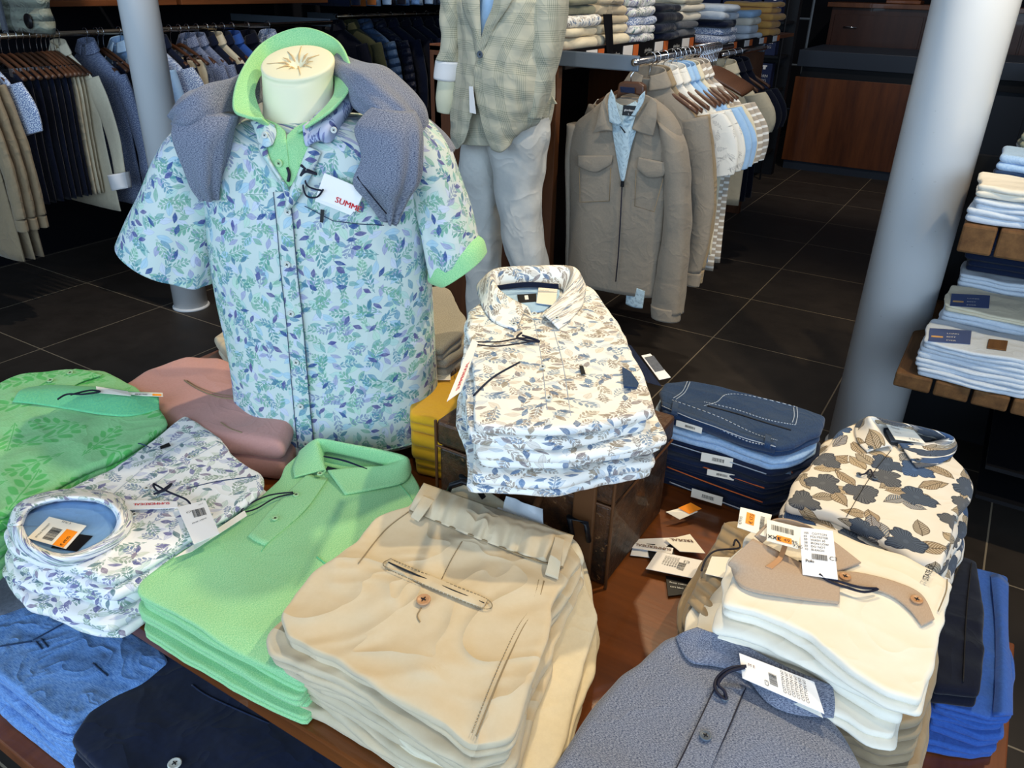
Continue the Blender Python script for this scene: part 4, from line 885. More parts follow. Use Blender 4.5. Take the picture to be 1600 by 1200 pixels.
# ------------------------------------------------------------------ mannequin bust with layered shirts
MC = np.array([-.95, .95, 0.0]); al = math.radians(8)
cr_ = np.array([.8499, .5266, 0]); cr_ /= np.linalg.norm(cr_); cf = np.array([-cr_[1], cr_[0], 0])
ER = cr_ * math.cos(al) - cf * math.sin(al); EF = -cf * math.cos(al) - cr_ * math.sin(al); EZ = np.array([0, 0, 1.0])
def mp(px, py, d=0.0):
    r = ray(px, py); t = (np.dot(MC + EF * d - CAM, EF)) / np.dot(r, EF); return CAM + r * t
bust = empty('mannequin_bust', (MC[0], MC[1], TZ), 'headless cream table mannequin bust wearing a leaf-print shirt over a green polo', 'mannequin')
nb = mp(470, 215, .0); nt = mp(464, 98, .0)
ax = nt - nb; L = np.linalg.norm(ax)
mb = MB(); ax = ax / L
TB = EF * .050 - EZ * .021; TN = np.cross(ER, TB); TN = TN / np.linalg.norm(TN); TN = TN * (1 if TN[2] > 0 else -1); TN0 = TN
nt = mp(464, 96, .0)
neck = loft('neck', [(nb - ax * .03, ER * .085, EF * .08), (nb, ER * .068, EF * .065), (nb + ax * .03, ER * .058, EF * .055), (nb + ax * .055, ER * .055, EF * .052), (nt - ax * .026, ER * .0545, EF * .050 - EZ * .010), (nt - TN * .008, ER * .0565, TB * 1.02), (nt - TN * .002, ER * .0555, TB), (nt, ER * .050, TB * .9), (nt + TN * .0005, ER * .03, TB * .5), (nt - TN * .004, ER * .012, TB * .25), (nt - TN * .012, ER * .002, TB * .05)], M['mann'], bust, k=56, n=2.05, steps=80)
ax = TN
mb = MB()
for a in range(11):
    w = a * .57; u = ER * math.cos(w) + TB / .054 * math.sin(w); mb.tube([nt + u * .010 - ax * .008, nt + u * .018 + ax * .0005, nt + u * (.026 + .01 * (a % 3)) + ax * .0014], [.0018, .0014, .0004], 5)
mb.build('fabric_gather', plain('gathered_jersey', '#c9ad80', .8), bust, True)
rows = [(185, 375, 598), (205, 330, 655), (225, 318, 668), (260, 322, 672), (310, 330, 670), (370, 335, 669), (450, 346, 672), (530, 362, 676), (600, 371, 681), (660, 374, 685), (705, 382, 689), (735, 402, 686), (752, 452, 672)]
dep_ = [.055, .085, .100, .112, .118, .118, .112, .106, .104, .104, .106, .098, .075]
RG = []
for (y, xl, xr), dd in zip(rows, dep_):
    a = mp(xl, y + (4 if y > 300 else 0)); bq = mp(xr, y); c_ = (a + bq) / 2
    if y > 690: c_[2] = max(c_[2], TZ + .022 - .018 * (y > 740))
    RG.append((c_, (bq - a) / 2, EF * dd))
RG.insert(0, (mp(474, 178, -.03), (mp(528, 178) - mp(424, 178)) / 2, EF * .030))
shirt = loft('printed_shirt', RG, M['print'], bust, k=96, amp=.004, freq=9, seed=2, n=2.3, steps=90, stretch=(1.3, 1.3, .5), fold=.0012, foldn=11)
ZC = np.array([r[0][2] for r in RG])
def onb(px, py, off=.003):
    d = .1
    for _ in range(8):
        q = mp(px, py, d); z = q[2]; i = max(0, min(len(RG) - 2, int(np.searchsorted(-ZC, -z) - 1))); f = (ZC[i] - z) / (ZC[i] - ZC[i + 1] + 1e-9); f = min(max(f, 0), 1)
        c_ = RG[i][0] * (1 - f) + RG[i + 1][0] * f; a = np.linalg.norm(RG[i][1] * (1 - f) + RG[i + 1][1] * f); bq = np.linalg.norm(RG[i][2] * (1 - f) + RG[i + 1][2] * f)
        s = np.dot(q - c_, ER) / a; s = max(-.98, min(.98, s)); d = np.dot(c_ - MC, EF) + bq * (1 - abs(s) ** 2.3) ** (1 / 2.3) + off
    return mp(px, py, d)
def loftpx(name, prs, depths, ds, mat, parent, **kw):
    rg = []
    for (a, bq), dd, d0 in zip(prs, depths, ds):
        A = mp(a[0], a[1], d0); Bq = mp(bq[0], bq[1], d0); rg.append(((A + Bq) / 2, (Bq - A) / 2, EF * dd))
    return loft(name, rg, mat, parent, **kw)
# short sleeves
loftpx('sleeve', [((300, 182), (375, 165)), ((268, 215), (362, 215)), ((243, 255), (345, 290)), ((222, 300), (338, 350)), ((200, 345), (334, 405)), ((186, 379), (328, 447))], [.035, .055, .062, .064, .064, .060], [.0, .01, .02, .03, .035, .04], M['print'], bust, k=64, amp=.006, freq=11, seed=5, fold=.003, foldn=5, cap1=True, steps=50)
loftpx('sleeve', [((600, 165), (660, 180)), ((615, 215), (700, 228)), ((640, 270), (716, 275)), ((652, 330), (732, 325)), ((664, 385), (742, 368)), ((673, 432), (748, 385))], [.035, .055, .055, .052, .05, .046], [.0, .0, .01, .015, .02, .02], M['print'], bust, k=64, amp=.005, freq=11, seed=8, fold=.003, foldn=5, steps=50)
loftpx('polo_cuff', [((670, 424), (740, 368)), ((671, 437), (755, 378)), ((690, 444), (760, 397))], [.046, .050, .050], [.02, .02, .02], M['green'], bust, k=48, amp=.003, freq=20, seed=4)
# placket, front seams, buttons
pc = [(440, 300), (446, 360), (452, 430), (460, 500), (466, 570), (472, 640), (478, 700)]
sheet('button_placket', [[onb(x - 13, y, .0035), onb(x, y, .0055), onb(x + 13, y, .0035)] for x, y in pc], M['print'], bust, .0015, 8, 60)
for i in (-1, 1):
    mb = MB(); mb.tube([onb(x + 13 * i, y, .006) for x, y in [(cr([np.array(q, float) for q in pc], t / 30)) for t in range(31)]], .0006, 5); mb.build('placket_edge', M['denim'], bust, True)
for q in ((450, 331), (449, 413), (455, 490), (463, 566), (470, 635), (478, 693)): button(onb(*q, .0068), EF, .0056, 'button', bust)
# open shirt front: left stand collar folded over, right collar
sheet('shirt_collar', [[onb(474, 196, .030), onb(510, 165, .034), onb(556, 126, .030)], [onb(478, 228, .020), onb(515, 192, .024), onb(562, 148, .022)], [onb(496, 214, .014), onb(517, 221, .012), onb(545, 178, .014)]], leafprint('dense_leaf_collar_print', '#a9b4d0', [('sprig', 26, ['#5a6a9c', '#49588c'], .9, .9, None), ('leaf', 40, ['#3a4684', '#6f78a8'], .9, .8, (.42, .16))]), bust, .003, 24, 18)
sheet('shirt_collar', [[onb(392, 190, .02), onb(410, 188, .026), onb(428, 195, .022)], [onb(400, 208, .024), onb(418, 204, .034), onb(432, 208, .024)], [onb(404, 222, .016), onb(416, 230, .022), onb(426, 226, .016)]], M['print'], bust, .003, 16, 14)
for q in ((414, 211), (522, 203)): button(onb(*q, .036 if q[0] < 500 else .026), EF, .0048, 'button', bust)
lap = [((404, 226), (416, 222)), ((408, 240), (420, 246)), ((425, 265), (436, 272)), ((440, 290), (452, 298)), ((448, 312), (454, 318))]
sheet('front_edge', [[onb(a[0], a[1], .008), onb((a[0] + c_[0]) / 2, (a[1] + c_[1]) / 2, .014), onb(c_[0], c_[1], .010)] for a, c_ in lap], M['print'], bust, .0025, 8, 24)
lap = [((480, 228), (502, 238)), ((474, 248), (492, 262)), ((464, 275), (478, 290)), ((452, 300), (462, 315)), ((446, 320), (450, 330))]
sheet('front_edge', [[onb(a[0], a[1], .010), onb((a[0] + c_[0]) / 2, (a[1] + c_[1]) / 2, .014), onb(c_[0], c_[1], .006)] for a, c_ in lap], M['print'], bust, .0025, 8, 24)
# green polo: V front, standing collar, buttons
sheet('polo_front', [[onb(408, 184, .006), onb(430, 192, .016), onb(446, 206, .018)], [onb(416, 225, .006), onb(432, 226, .012), onb(449, 232, .014)], [onb(424, 258, .005), onb(438, 260, .010), onb(452, 262, .010)], [onb(440, 288, .004), onb(447, 290, .006), onb(453, 292, .006)]], M['green'], bust, .003, 16, 24)
sheet('polo_front', [[onb(449, 212, .016), onb(462, 200, .022), onb(480, 190, .018)], [onb(448, 232, .012), onb(466, 225, .016), onb(482, 224, .012)], [onb(452, 262, .008), onb(464, 255, .012), onb(476, 252, .008)], [onb(453, 292, .005), onb(458, 288, .006), onb(463, 284, .005)]], M['green'], bust, .003, 16, 24)
for q in ((425, 202), (436, 255)): button(onb(*q, .022 if q[1] < 230 else .014), EF, .0058, 'button_green', bust)
cb = [mp(436, 214, .075), mp(418, 196, .070), mp(405, 170, .055), mp(398, 140, .02), mp(415, 112, -.045), mp(468, 100, -.065), mp(516, 108, -.055), mp(524, 140, .0), mp(514, 162, .045), mp(486, 190, .078), mp(458, 214, .085)]
ct = [mp(410, 186, .10), mp(385, 182, .105), mp(366, 168, .085), mp(376, 118, .03), mp(412, 68, -.07), mp(470, 45, -.095), mp(522, 62, -.080), mp(544, 96, -.02), mp(548, 130, .03), mp(520, 170, .075), mp(466, 206, .10)]
mid = [a * .45 + bq * .55 + np.array([0, 0, .0]) + (EF * -.004) for a, bq in zip(cb, ct)]
sheet('polo_collar', [cb, mid, ct], M['green'], bust, .004, 90, 16)
mb = MB(); mb.tube([cr(ct, i / 80) for i in range(81)], .0026, 6); mb.build('collar_edge', M['green'], bust, True)
# tag
tg = card('hang_tag', [onb(507, 270, .022), onb(571, 297, .022), onb(555, 331, .016), onb(493, 310, .016)], M['paper'], bust, [('t', .45, .12, .0125, 'SUMME', 'red', 0, 1)])
card('hang_tag', [onb(497, 300, .013), onb(560, 322, .013), onb(548, 336, .011), onb(492, 314, .011)], M['paper'], bust)
cord('tag_cord', [onb(505, 296, .024), onb(495, 308, .018), onb(478, 305, .012), onb(472, 280, .012), onb(474, 266, .012), onb(480, 290, .012), onb(503, 298, .02)], bust, .0014)
cord('tag_knot', [onb(470, 258, .014), onb(482, 266, .014), onb(495, 272, .014), onb(478, 268, .016), onb(470, 275, .014), onb(477, 262, .016)], bust, .0020)
cord('tag_cord', [onb(449, 262, .012), onb(452, 272, .013), onb(450, 284, .012)], bust, .0024)
card('brand_tab', [onb(501, 327, .006), onb(507, 328, .006), onb(505, 348, .006), onb(500, 347, .006)], M['black'], bust, [('t', .8, .15, .0035, 'ragman', 'whiteink', 90)] if False else [])
mb = MB(); mb.tube([onb(x, y, .004) for x, y in ((476, 322), (520, 345), (560, 350), (600, 352))], .0007, 5); mb.build('pocket_seam', M['denim'], bust, True)
# sweater over the shoulders: a thing of its own
sw = empty('draped_sweater', tuple(mp(470, 160, -.1)), 'blue-grey melange sweater draped over the shoulders of the table bust', 'sweater')
loftpx('shoulder_drape', [((415, 112), (415, 150)), ((388, 108), (392, 165)), ((350, 122), (378, 198)), ((315, 138), (358, 212)), ((290, 155), (335, 212)), ((272, 178), (292, 205))], [.03, .045, .06, .065, .055, .02], [-.06, -.02, .03, .05, .055, .06], M['denimblue'], sw, k=72, amp=.020, freq=13, seed=3, fold=.004, foldn=7, steps=44)
loftpx('hanging_sleeve', [((285, 170), (368, 180)), ((278, 205), (355, 212)), ((284, 245), (350, 255)), ((298, 285), (347, 288)), ((316, 312), (345, 311))], [.02, .03, .03, .028, .02], [.085, .10, .105, .10, .095], M['denimblue'], sw, k=72, amp=.012, freq=13, seed=6, fold=.005, foldn=6, steps=40)
loftpx('shoulder_drape', [((528, 92), (528, 112)), ((556, 96), (556, 138)), ((592, 114), (566, 176)), ((630, 138), (592, 200)), ((655, 168), (620, 222)), ((662, 200), (640, 225))], [.03, .045, .055, .058, .05, .03], [-.07, -.03, .02, .045, .055, .06], M['denimblue'], sw, k=72, amp=.018, freq=13, seed=9, fold=.004, foldn=7, steps=44)
loftpx('shoulder_tail', [((640, 172), (640, 208)), ((670, 192), (664, 222)), ((695, 214), (690, 236)), ((709, 232), (706, 242))], [.05, .045, .035, .02], [.0, -.01, -.02, -.02], M['denimblue'], sw, k=32, amp=.004, freq=14)
fan = [[(572, 168), (590, 158), (612, 162), (632, 158), (648, 170)], [(550, 196), (575, 190), (600, 205), (630, 190), (660, 204)], [(570, 235), (582, 228), (605, 240), (630, 228), (658, 240)], [(556, 282), (574, 272), (600, 280), (628, 272), (654, 288)], [(572, 304), (588, 302), (604, 308), (622, 304), (640, 308)], [(600, 342), (604, 345), (607, 348), (610, 350), (614, 350)]]
fo = [.055, .085, .060, .088, .055]
loftpx('hanging_sleeve', [((580, 165), (645, 175)), ((556, 198), (658, 205)), ((567, 240), (658, 245)), ((556, 282), (653, 288)), ((578, 312), (636, 312)), ((602, 346), (614, 350))], [.02, .030, .032, .030, .022, .006], [.09, .11, .12, .118, .11, .10], M['denimblue'], sw, k=72, amp=.006, freq=14, seed=12, fold=.007, foldn=6, steps=44)
mb = MB(); mb.tube([onb(x, y, .052) for x, y in ((558, 276), (576, 300), (604, 334))], .0012, 5); mb.build('sleeve_hem_seam', M['cord'], sw, True)

# ------------------------------------------------------------------ columns
def column(x, y, r, label, fl=False):
    t = empty('column', (x, y, 0), label, 'column'); b = MB(); b.lathe((x, y, 0), [(r, 0), (r, 3.2)], 64); b.build('shaft', M['white_paint'], t, True)
    b = MB(); b.lathe((x, y, 0), [(r + .008, 0), (r + .008, .006), (r + .004, .010), (r, .012)], 48); b.build('base_ring', M['white_paint'], t, True)
column(-3.247, 2.286, .079, 'slim round white column in front of the left clothes rail')
CQ = T(1343, 700, 0)
column(CQ[0], CQ[1], .1215 * np.linalg.norm(CQ[:2]) / 3.0, 'thick round white column between aisle and jeans shelf')
# ------------------------------------------------------------------ hangers and hanging clothes
def make_hanger(mat='hanger', w=.19):
    t = empty('clothes_hanger', (0, 0, 0))
    b = MB(); pts = [np.array([0, 0, -.072])] + [np.array([0, 0, -.05])] + [np.array([.020 * math.sin(a), 0, -.020 - .020 * math.cos(a) + .022]) for a in np.linspace(.3, math.pi + 1.1, 12)]
    b.tube(pts, .0017, 6); b.build('hook', M['chrome'], t, True)
    rg = []
    for i in range(9):
        s = -1 + i / 4; rg.append((np.array([s * w, .0, -.078 - .080 * abs(s) ** 1.3]), np.array([0, .008 + .004 * (abs(s) > .8), 0]), np.array([0, 0, .011 - .003 * abs(s)])))
    loft('shoulder_bar', rg, M[mat], t, k=14, steps=24)
    return t
HG = make_hanger(); HG.location = (0, 0, 0)
_first = [True]
def hanger(x, y, z, label, group, yaw=0.0):
    o = HG if _first[0] else copy_tree(HG); _first[0] = False
    o.location = (x, y, z); o.rotation_euler = (0, 0, yaw); tag(o, label, 'hanger', group); return o
def shirt_geo(name, x, y, zr, w, Ln, dp, mat, label, cat, group, sleeve='long', seed=0, sr=.052, slen=None, collar_=True, z_off=.085, lean=0, smat=None, ka=1.0):
    """garment hanging under (x,y,zr), shoulders along X, front towards -Y"""
    zs = zr - z_off; X = np.array([1., 0, 0]); Y = np.array([0, 1., 0]); c = lambda z, dx=0: np.array([x + dx, y, z])
    ky = min(1, dp / .042)
    rg = [(c(zs + .025), X * .055, Y * .045 * ky), (c(zs), X * .085, Y * dp * .7), (c(zs - .035), X * w * .62, Y * dp * .85), (c(zs - .085), X * w * .93, Y * dp), (c(zs - .14), X * w, Y * dp),
          (c(zs - .25), X * w * .94, Y * dp), (c(zs - Ln * .6), X * w * .93, Y * dp * 1.05), (c(zs - Ln), X * w * .96, Y * dp * 1.1)]
    body = loft(name, rg, M[mat], None, k=44, amp=min(.006, dp * .3), freq=9, seed=seed, n=2.4, steps=34, fold=min(.006, dp * .25), foldn=5, stretch=(1, 1, .3), origin=(x, y, zs - Ln))
    tag(body, label, cat, group)
    L = slen or (.53 if sleeve == 'long' else .19)
    if sleeve:
        for s in (-1, 1):
            sp = np.array([x + s * w * .90, y, zs - .09])
            e = np.array([s * (.07 if sleeve == 'long' else .06), 0, -L]); n_ = 5
            R_ = []
            for i in range(n_ + 1):
                f = i / n_; cc = sp + e * f + np.array([s * .035 * math.sin(math.pi * f), 0, 0]); k_ = sr * (1 - .28 * f if sleeve == 'long' else 1.15 + .15 * f)
                R_.append((cc, np.array([k_, 0, k_ * .25 * s]), Y * min(k_ * .62, dp)))
            loft('sleeve', R_, M[smat or mat], body, k=24, amp=min(.005, dp * .25), freq=14, seed=seed + s, fold=.0015, foldn=4)
            if sleeve == 'long':
                cc = sp + e; loft('cuff', [(cc + np.array([0, 0, .0]), np.array([sr * .70, 0, 0]), Y * min(sr * .46, dp)), (cc - np.array([0, 0, .05]), np.array([sr * .66, 0, 0]), Y * min(sr * .44, dp))], M[mat], body, k=20)
    if collar_:
        rows = []
        cp = [(-.012, -.05, 0), (-.05, -.035, .012), (-.058, .0, .022), (-.03, .04, .030), (.03, .04, .030), (.058, 0, .022), (.05, -.035, .012), (.012, -.05, 0)]
        rows.append([np.array([x + a, y + bq * .8 * ky, zs + h + .035]) for a, bq, h in cp]); rows.append([np.array([x + a * 1.5, y + bq * 1.15 * ky - .004 * ky, zs + h - .012]) for a, bq, h in cp])
        sheet('collar', rows, M[mat], body, .003, 28, 6)
    return body
def trousers_hung(x, y, zr, w, Ln, mat, label, group, seed=0, z_off=.13, dp=.018):
    zs = zr - z_off; X = np.array([1., 0, 0]); Y = np.array([0, 1., 0])
    rg = [(np.array([x, y, zs]), X * w, Y * dp), (np.array([x, y, zs - .1]), X * w * 1.02, Y * dp * 1.2), (np.array([x, y, zs - Ln * .6]), X * w * .9, Y * dp * 1.1), (np.array([x, y, zs - Ln]), X * w * .85, Y * dp)]
    o = loft('hung_trousers', rg, M[mat], None, k=36, amp=.004, freq=10, seed=seed, n=3, steps=20, fold=.004, foldn=4, origin=(x, y, zs - Ln)); tag(o, label, 'trousers', group)
    for s in (-1, 1):
        b = MB(); b.box(x + s * w * .7 - .012, x + s * w * .7 + .012, y - dp - .004, y + dp + .004, zs - .012, zs + .022); b.build('hanger_clip', M['chrome'], o)
    return o
def rail(name, x, y0, y1, z, label, r=.0125, arms=True, ax=0, mat='brass'):
    t = empty(name, (x, y0, z), label, 'rail'); b = MB(); b.tube([(x, y0, z), (x, y1, z)], r, 14); b.build('bar', M[mat], t, True)
    if arms:
        for yy in (y1 - .01,) if ax > -2 else (y0 + .01, y1 - .01): b = MB(); b.box(min(x, ax), max(x, ax), yy - .006, yy + .006, z - .025, z + .02); b.build('bracket', M['steelflat'], t, bevel=.003)
    return t
ordn = ['nearest', 'second', 'third', 'fourth', 'fifth', 'sixth', 'seventh', 'eighth', 'ninth', 'tenth', 'eleventh', 'twelfth', 'thirteenth', 'fourteenth', 'fifteenth', 'sixteenth', 'seventeenth', 'eighteenth', 'nineteenth', 'twentieth', 'twenty-first', 'twenty-second', 'twenty-third', 'twenty-fourth', 'twenty-fifth', 'twenty-sixth', 'twenty-seventh', 'twenty-eighth', 'twenty-ninth', 'thirtieth', 'thirty-first', 'thirty-second', 'thirty-third', 'thirty-fourth', 'thirty-fifth']

# left wall rail: x=-3.83, z=1.2
RX, RZ = -3.84, 1.205
rail('left_rail', RX, 1.35, 4.05, RZ, 'long shiny clothes rail along the left wall', ax=-4.75)
seq = []   # (y, kind, mat, desc)
def yr(px): return T(px, 62 - 24 * px / 470, RZ)[1]
for px, kind, mat, desc in [(-60, 'jk', 'taupe', 'taupe bomber jacket'), (-42, 'jk', 'taupe', 'taupe bomber jacket'), (-25, 'jk', 'taupe', 'taupe bomber jacket'), (-8, 'tee', 'dots', 'blue speckled short-sleeve shirt'),
        (20, 'tr', 'navy', 'black trousers'), (32, 'tr', 'navy_black', 'black trousers'), (44, 'tr', 'navy', 'black trousers'), (56, 'tr', 'navy_black', 'black trousers'), (66, 'tr', 'navy', 'black trousers'), (76, 'tr', 'navy_black', 'black trousers'), (86, 'tr', 'navy', 'black trousers'), (93, 'tr', 'navy_black', 'black trousers'),
        (100, 'tr', 'beige', 'beige trousers'), (106, 'tr', 'cream', 'beige trousers'), (112, 'tr', 'beige', 'beige trousers'), (120, 'cardi', 'cream', 'cream jacket with rolled cuff'),
        (162, 'jk', 'microdot', 'slate dotted shirt'), (178, 'tr', 'navy', 'dark trousers'), (186, 'tr', 'navy_black', 'dark trousers'), (212, 'jk', 'sky', 'pale blue shirt'), (236, 'jk', 'sky', 'pale blue jacket'),
        (256, 'tee', 'dots', 'white print shirt'), (270, 'jk', 'navy', 'navy overshirt'), (286, 'tr', 'beige', 'beige trousers'), (300, 'tr', 'cream', 'beige trousers'), (312, 'jk', 'microdot', 'grey dotted shirt'), (326, 'jk', 'microdot', 'grey dotted shirt'), (340, 'jk', 'navy', 'navy shirt'), (352, 'jk', 'cream', 'cream shirt'), (364, 'jk', 'navy', 'navy shirt'), (378, 'jk', 'blue', 'blue shirt'), (400, 'jk', 'navy_black', 'black shirt'), (430, 'tee', 'dots', 'patterned shirt')]:
    seq.append((yr(px), kind, mat, desc))
for i, (y, kind, mat, desc) in enumerate(seq):
    w_ = ordn[i]
    hanger(RX, y, RZ, f'wooden hanger on the left wall rail, {w_} from the camera', 'hangers on the left wall rail')
    lab = f'{desc}, {w_} garment from the near end of the left wall rail'
    sp_ = min(abs(y - seq[i - 1][0]) if i else 1, abs(seq[i + 1][0] - y) if i + 1 < len(seq) else 1); dq = max(.007, sp_ * .42)
    g_ = 'clothes on the left wall rail'
    if kind == 'tr': trousers_hung(RX, y, RZ, .17, .56, mat, lab, g_, i, z_off=.14, dp=min(.018, dq * .7))
    elif kind == 'tee': shirt_geo('hung_shirt', RX, y, RZ, .235, .66, min(.026, dq), mat, lab, 'shirt', g_, 'short', i, sr=.075)
    elif kind == 'cardi':
        o = shirt_geo('hung_jacket', RX, y, RZ, .22, .70, min(.04, dq), mat, lab, 'jacket', g_, 'long', i, sr=.06, slen=.42)
        loft('turned_up_cuff', [(np.array([RX + .30, y - .03, .62]), np.array([.055, 0, .012]), np.array([0, .045, 0])), (np.array([RX + .315, y - .035, .55]), np.array([.050, 0, .012]), np.array([0, .04, 0]))], M['paper'], o, k=20, amp=.006)
    else: shirt_geo('hung_jacket' if 'jacket' in desc else 'hung_shirt', RX, y, RZ, .225, .70 if i > 3 else .82, min(.032, dq), mat, lab, 'jacket' if 'jacket' in desc else 'shirt', g_, 'long', i, sr=.05)
# puffer vest over the rail, top left
VQ = T(42, 52, 1.215)
t = empty('puffer_vest', (VQ[0], VQ[1], 1.22), 'grey-green quilted puffer vest at the top left corner', 'vest')
for k, s in enumerate((-1, 1)):
    rg = []
    for i in range(11):
        z = 1.22 + .05 * i; rg.append((np.array([VQ[0] - .06 + s * .13, VQ[1], z]), np.array([.125, 0, 0]), np.array([0, .055 if i % 2 else .040, 0])))
    loft('quilted_panel', rg, quilt('sage_quilted_nylon_%d' % k, '#8a8f80', .05), t, k=36, steps=50, n=2.6)
b = MB(); b.box(VQ[0] - .075, VQ[0] - .045, VQ[1] - .065, VQ[1] - .05, 1.19, 1.72); b.build('zip_flap', M['denim_grey'], t, bevel=.004)
b = MB(); b.lathe((VQ[0] + .13, VQ[1] - .052, 1.27), [(.03, 0), (.03, .004)], 24, (0, -1, 0)); b.build('round_badge', M['black'], t, True)
# wall shelves above the left rail
def wshelf(y0, y1, z, label):
    b = MB(); b.box(-4.75, -4.0, y0, y1, z, z + .028); tag(b.build('wall_shelf', M['shelfwood'], None, bevel=.003), label, 'shelf')
wshelf(1.9, 3.05, 1.31, 'orange-brown wall shelf above the left rail, nearer part'); wshelf(3.08, 4.2, 1.31, 'orange-brown wall shelf above the left rail, further part')
b = MB(); b.box(-4.75, -4.52, 4.22, 4.30, 0, 2.6); tag(b.build('wall_divider', M['darkfix']), 'dark upright divider between the two left wall bays', 'divider')
for i, (px, mat) in enumerate([(150, 'navy'), (165, 'denim_grey'), (300, 'navy_black'), (330, 'denim_grey')]):
    q = T(px, 0, 1.37); y = q[1]; O = outline([(-4.4, y - .12), (-4.06, y - .12), (-4.06, y + .12), (-4.4, y + .12)], 40, 2)
    tag(slab('folded_shirt', O, 1.341, 1.40, M[mat], 2, seed=i, rings=5), f'dark folded garment on the left wall shelf, {ordn[i]} from the near end' , 'shirt', 'folded clothes on the left wall shelf')
# upper rail with hanging hems
rail('upper_rail', -4.25, 4.35, 7.9, 2.05, 'high clothes rail above the second left wall bay', ax=-4.75)
r2 = random.Random(5)
for i in range(22):
    y = 4.40 + i * .16; mat = ['denim_light', 'sky', 'denim', 'bluelight', 'navy', 'button_x', 'taupe', 'navy_black'][r2.randrange(8)]
    mat = {'button_x': 'shelf_o'}.get(mat, mat)
    if mat == 'shelf_o' : 
        M.setdefault('shelf_o', cloth('rust_orange_cotton', '#a8602c', '#985424', 1, 60))
    shirt_geo('hung_jacket', -4.22, y, 2.05, .23, .68, .045, mat, f'jacket hanging on the high rail, {ordn[i]} from its near end', 'jacket', 'jackets on the high rail', 'long', i, collar_=False)
# second rail (back), z=1.2
R2X = -4.45
rail('back_rail', R2X, 4.75, 7.4, 1.2, 'second clothes rail further along the left wall', ax=-4.75)
mats2 = ['navy_black', 'olive', 'bluelight_q', 'navy_q', 'navy', 'navy_black', 'navy', 'navy_black', 'navy', 'olive2', 'sage', 'sage', 'denim_grey', 'sage', 'denim_grey', 'navy']
M['olive'] = cloth('olive_cotton', '#4a4c34', '#3d3f2c', 1, 60); M['olive2'] = cloth('light_olive_cotton', '#7a8060', '#6d7356', 1, 60); M['sage'] = cloth('sage_grey_cotton', '#8a9a9a', '#7d8c8e', 1, 60)
M['bluelight_q'] = quilt('blue_quilted_nylon', '#3e5a80'); M['navy_q'] = quilt('navy_quilted_nylon', '#161d34')
for i, mat in enumerate(mats2):
    y = T(545 + 10.5 * i, 42, 1.13)[1] if False else 4.72 + .155 * i
    hanger(R2X + .02, y, 1.2, f'hanger on the further left wall rail, {ordn[i]} from its near end', 'hangers on the further left wall rail')
    shirt_geo('hung_jacket', R2X + .02, y, 1.2, .25, .72, .05, mat, f'jacket on the further left wall rail, {ordn[i]} from its near end', 'jacket', 'jackets on the further left wall rail', 'long', i + 40, sr=.055)

# ------------------------------------------------------------------ standing mannequin with checked blazer
MX, MY = -1.66, 2.50
st = empty('standing_mannequin', (MX, MY, 0), 'standing mannequin in a checked blazer and white trousers beside the shelf unit', 'mannequin')
def tm(px, py, y=MY): return TY(px, py, y)
def loftY(name, prs, depths, mat, parent, y=MY, dys=None, **kw):
    rg = []
    for k, ((a, bq), dd) in enumerate(zip(prs, depths)):
        yy = y + (dys[k] if dys else 0); A = TY(a[0], a[1], yy); Bq = TY(bq[0], bq[1], yy); rg.append(((A + Bq) / 2, (Bq - A) / 2, np.array([0, dd, 0])))
    return loft(name, rg, mat, parent, **kw)
M['wtrouser'] = cloth('off_white_trouser_cotton', '#dad9d2', '#cfcfca', 1, 60, wr=.014, ws=8)
loftY('trouser_leg', [((745, 170), (800, 170)), ((728, 235), (790, 240)), ((728, 300), (785, 300)), ((732, 380), (778, 380)), ((735, 470), (776, 470)), ((742, 640), (776, 640))], [.09, .10, .085, .07, .065, .06], M['wtrouser'], st, k=40, amp=.010, freq=14, fold=.004, foldn=5, steps=50)
loftY('trouser_leg', [((760, 170), (850, 165)), ((765, 215), (852, 210)), ((775, 250), (848, 245)), ((783, 310), (842, 305)), ((792, 380), (845, 375)), ((808, 430), (854, 425)), ((825, 560), (862, 560))], [.10, .11, .10, .08, .07, .065, .06], M['wtrouser'], st, y=MY - .06, k=40, amp=.010, freq=14, seed=4, fold=.004, foldn=5, steps=50)
loftY('blazer_body', [((722, -95), (872, -95)), ((715, -60), (878, -60)), ((722, 0), (876, 0)), ((728, 60), (870, 60)), ((732, 110), (862, 110)), ((728, 160), (858, 160)), ((724, 195), (850, 200)), ((728, 215), (838, 222))], [.08, .12, .14, .13, .125, .135, .14, .14], M['check'], st, y=MY - .05, k=64, amp=.008, freq=8, n=2.4, fold=.003, foldn=6, steps=50)
def bl(px, py, d): return TY(px, py, MY - .05 - d)
sheet('blazer_front', [[bl(704, 0, .10), bl(722, 0, .17), bl(748, 0, .185)], [bl(712, 80, .11), bl(728, 84, .17), bl(748, 86, .182)], [bl(706, 160, .12), bl(722, 160, .175), bl(742, 140, .185)], [bl(704, 205, .12), bl(716, 215, .17), bl(736, 185, .182)], [bl(706, 226, .11), bl(714, 233, .15), bl(726, 222, .17)]], M['check'], st, .004, 20, 40, amp=.006)
sheet('blazer_front', [[bl(786, 0, .185), bl(820, 0, .175), bl(846, 0, .13), bl(868, 0, .08)], [bl(746, 86, .192), bl(790, 90, .188), bl(830, 90, .15), bl(862, 90, .08)], [bl(742, 140, .195), bl(790, 145, .19), bl(825, 150, .15), bl(856, 150, .08)], [bl(752, 190, .192), bl(785, 200, .185), bl(815, 195, .14), bl(842, 190, .08)], [bl(768, 234, .18), bl(783, 238, .175), bl(798, 222, .15), bl(815, 200, .10)]], M['check'], st, .004, 30, 40, amp=.008)
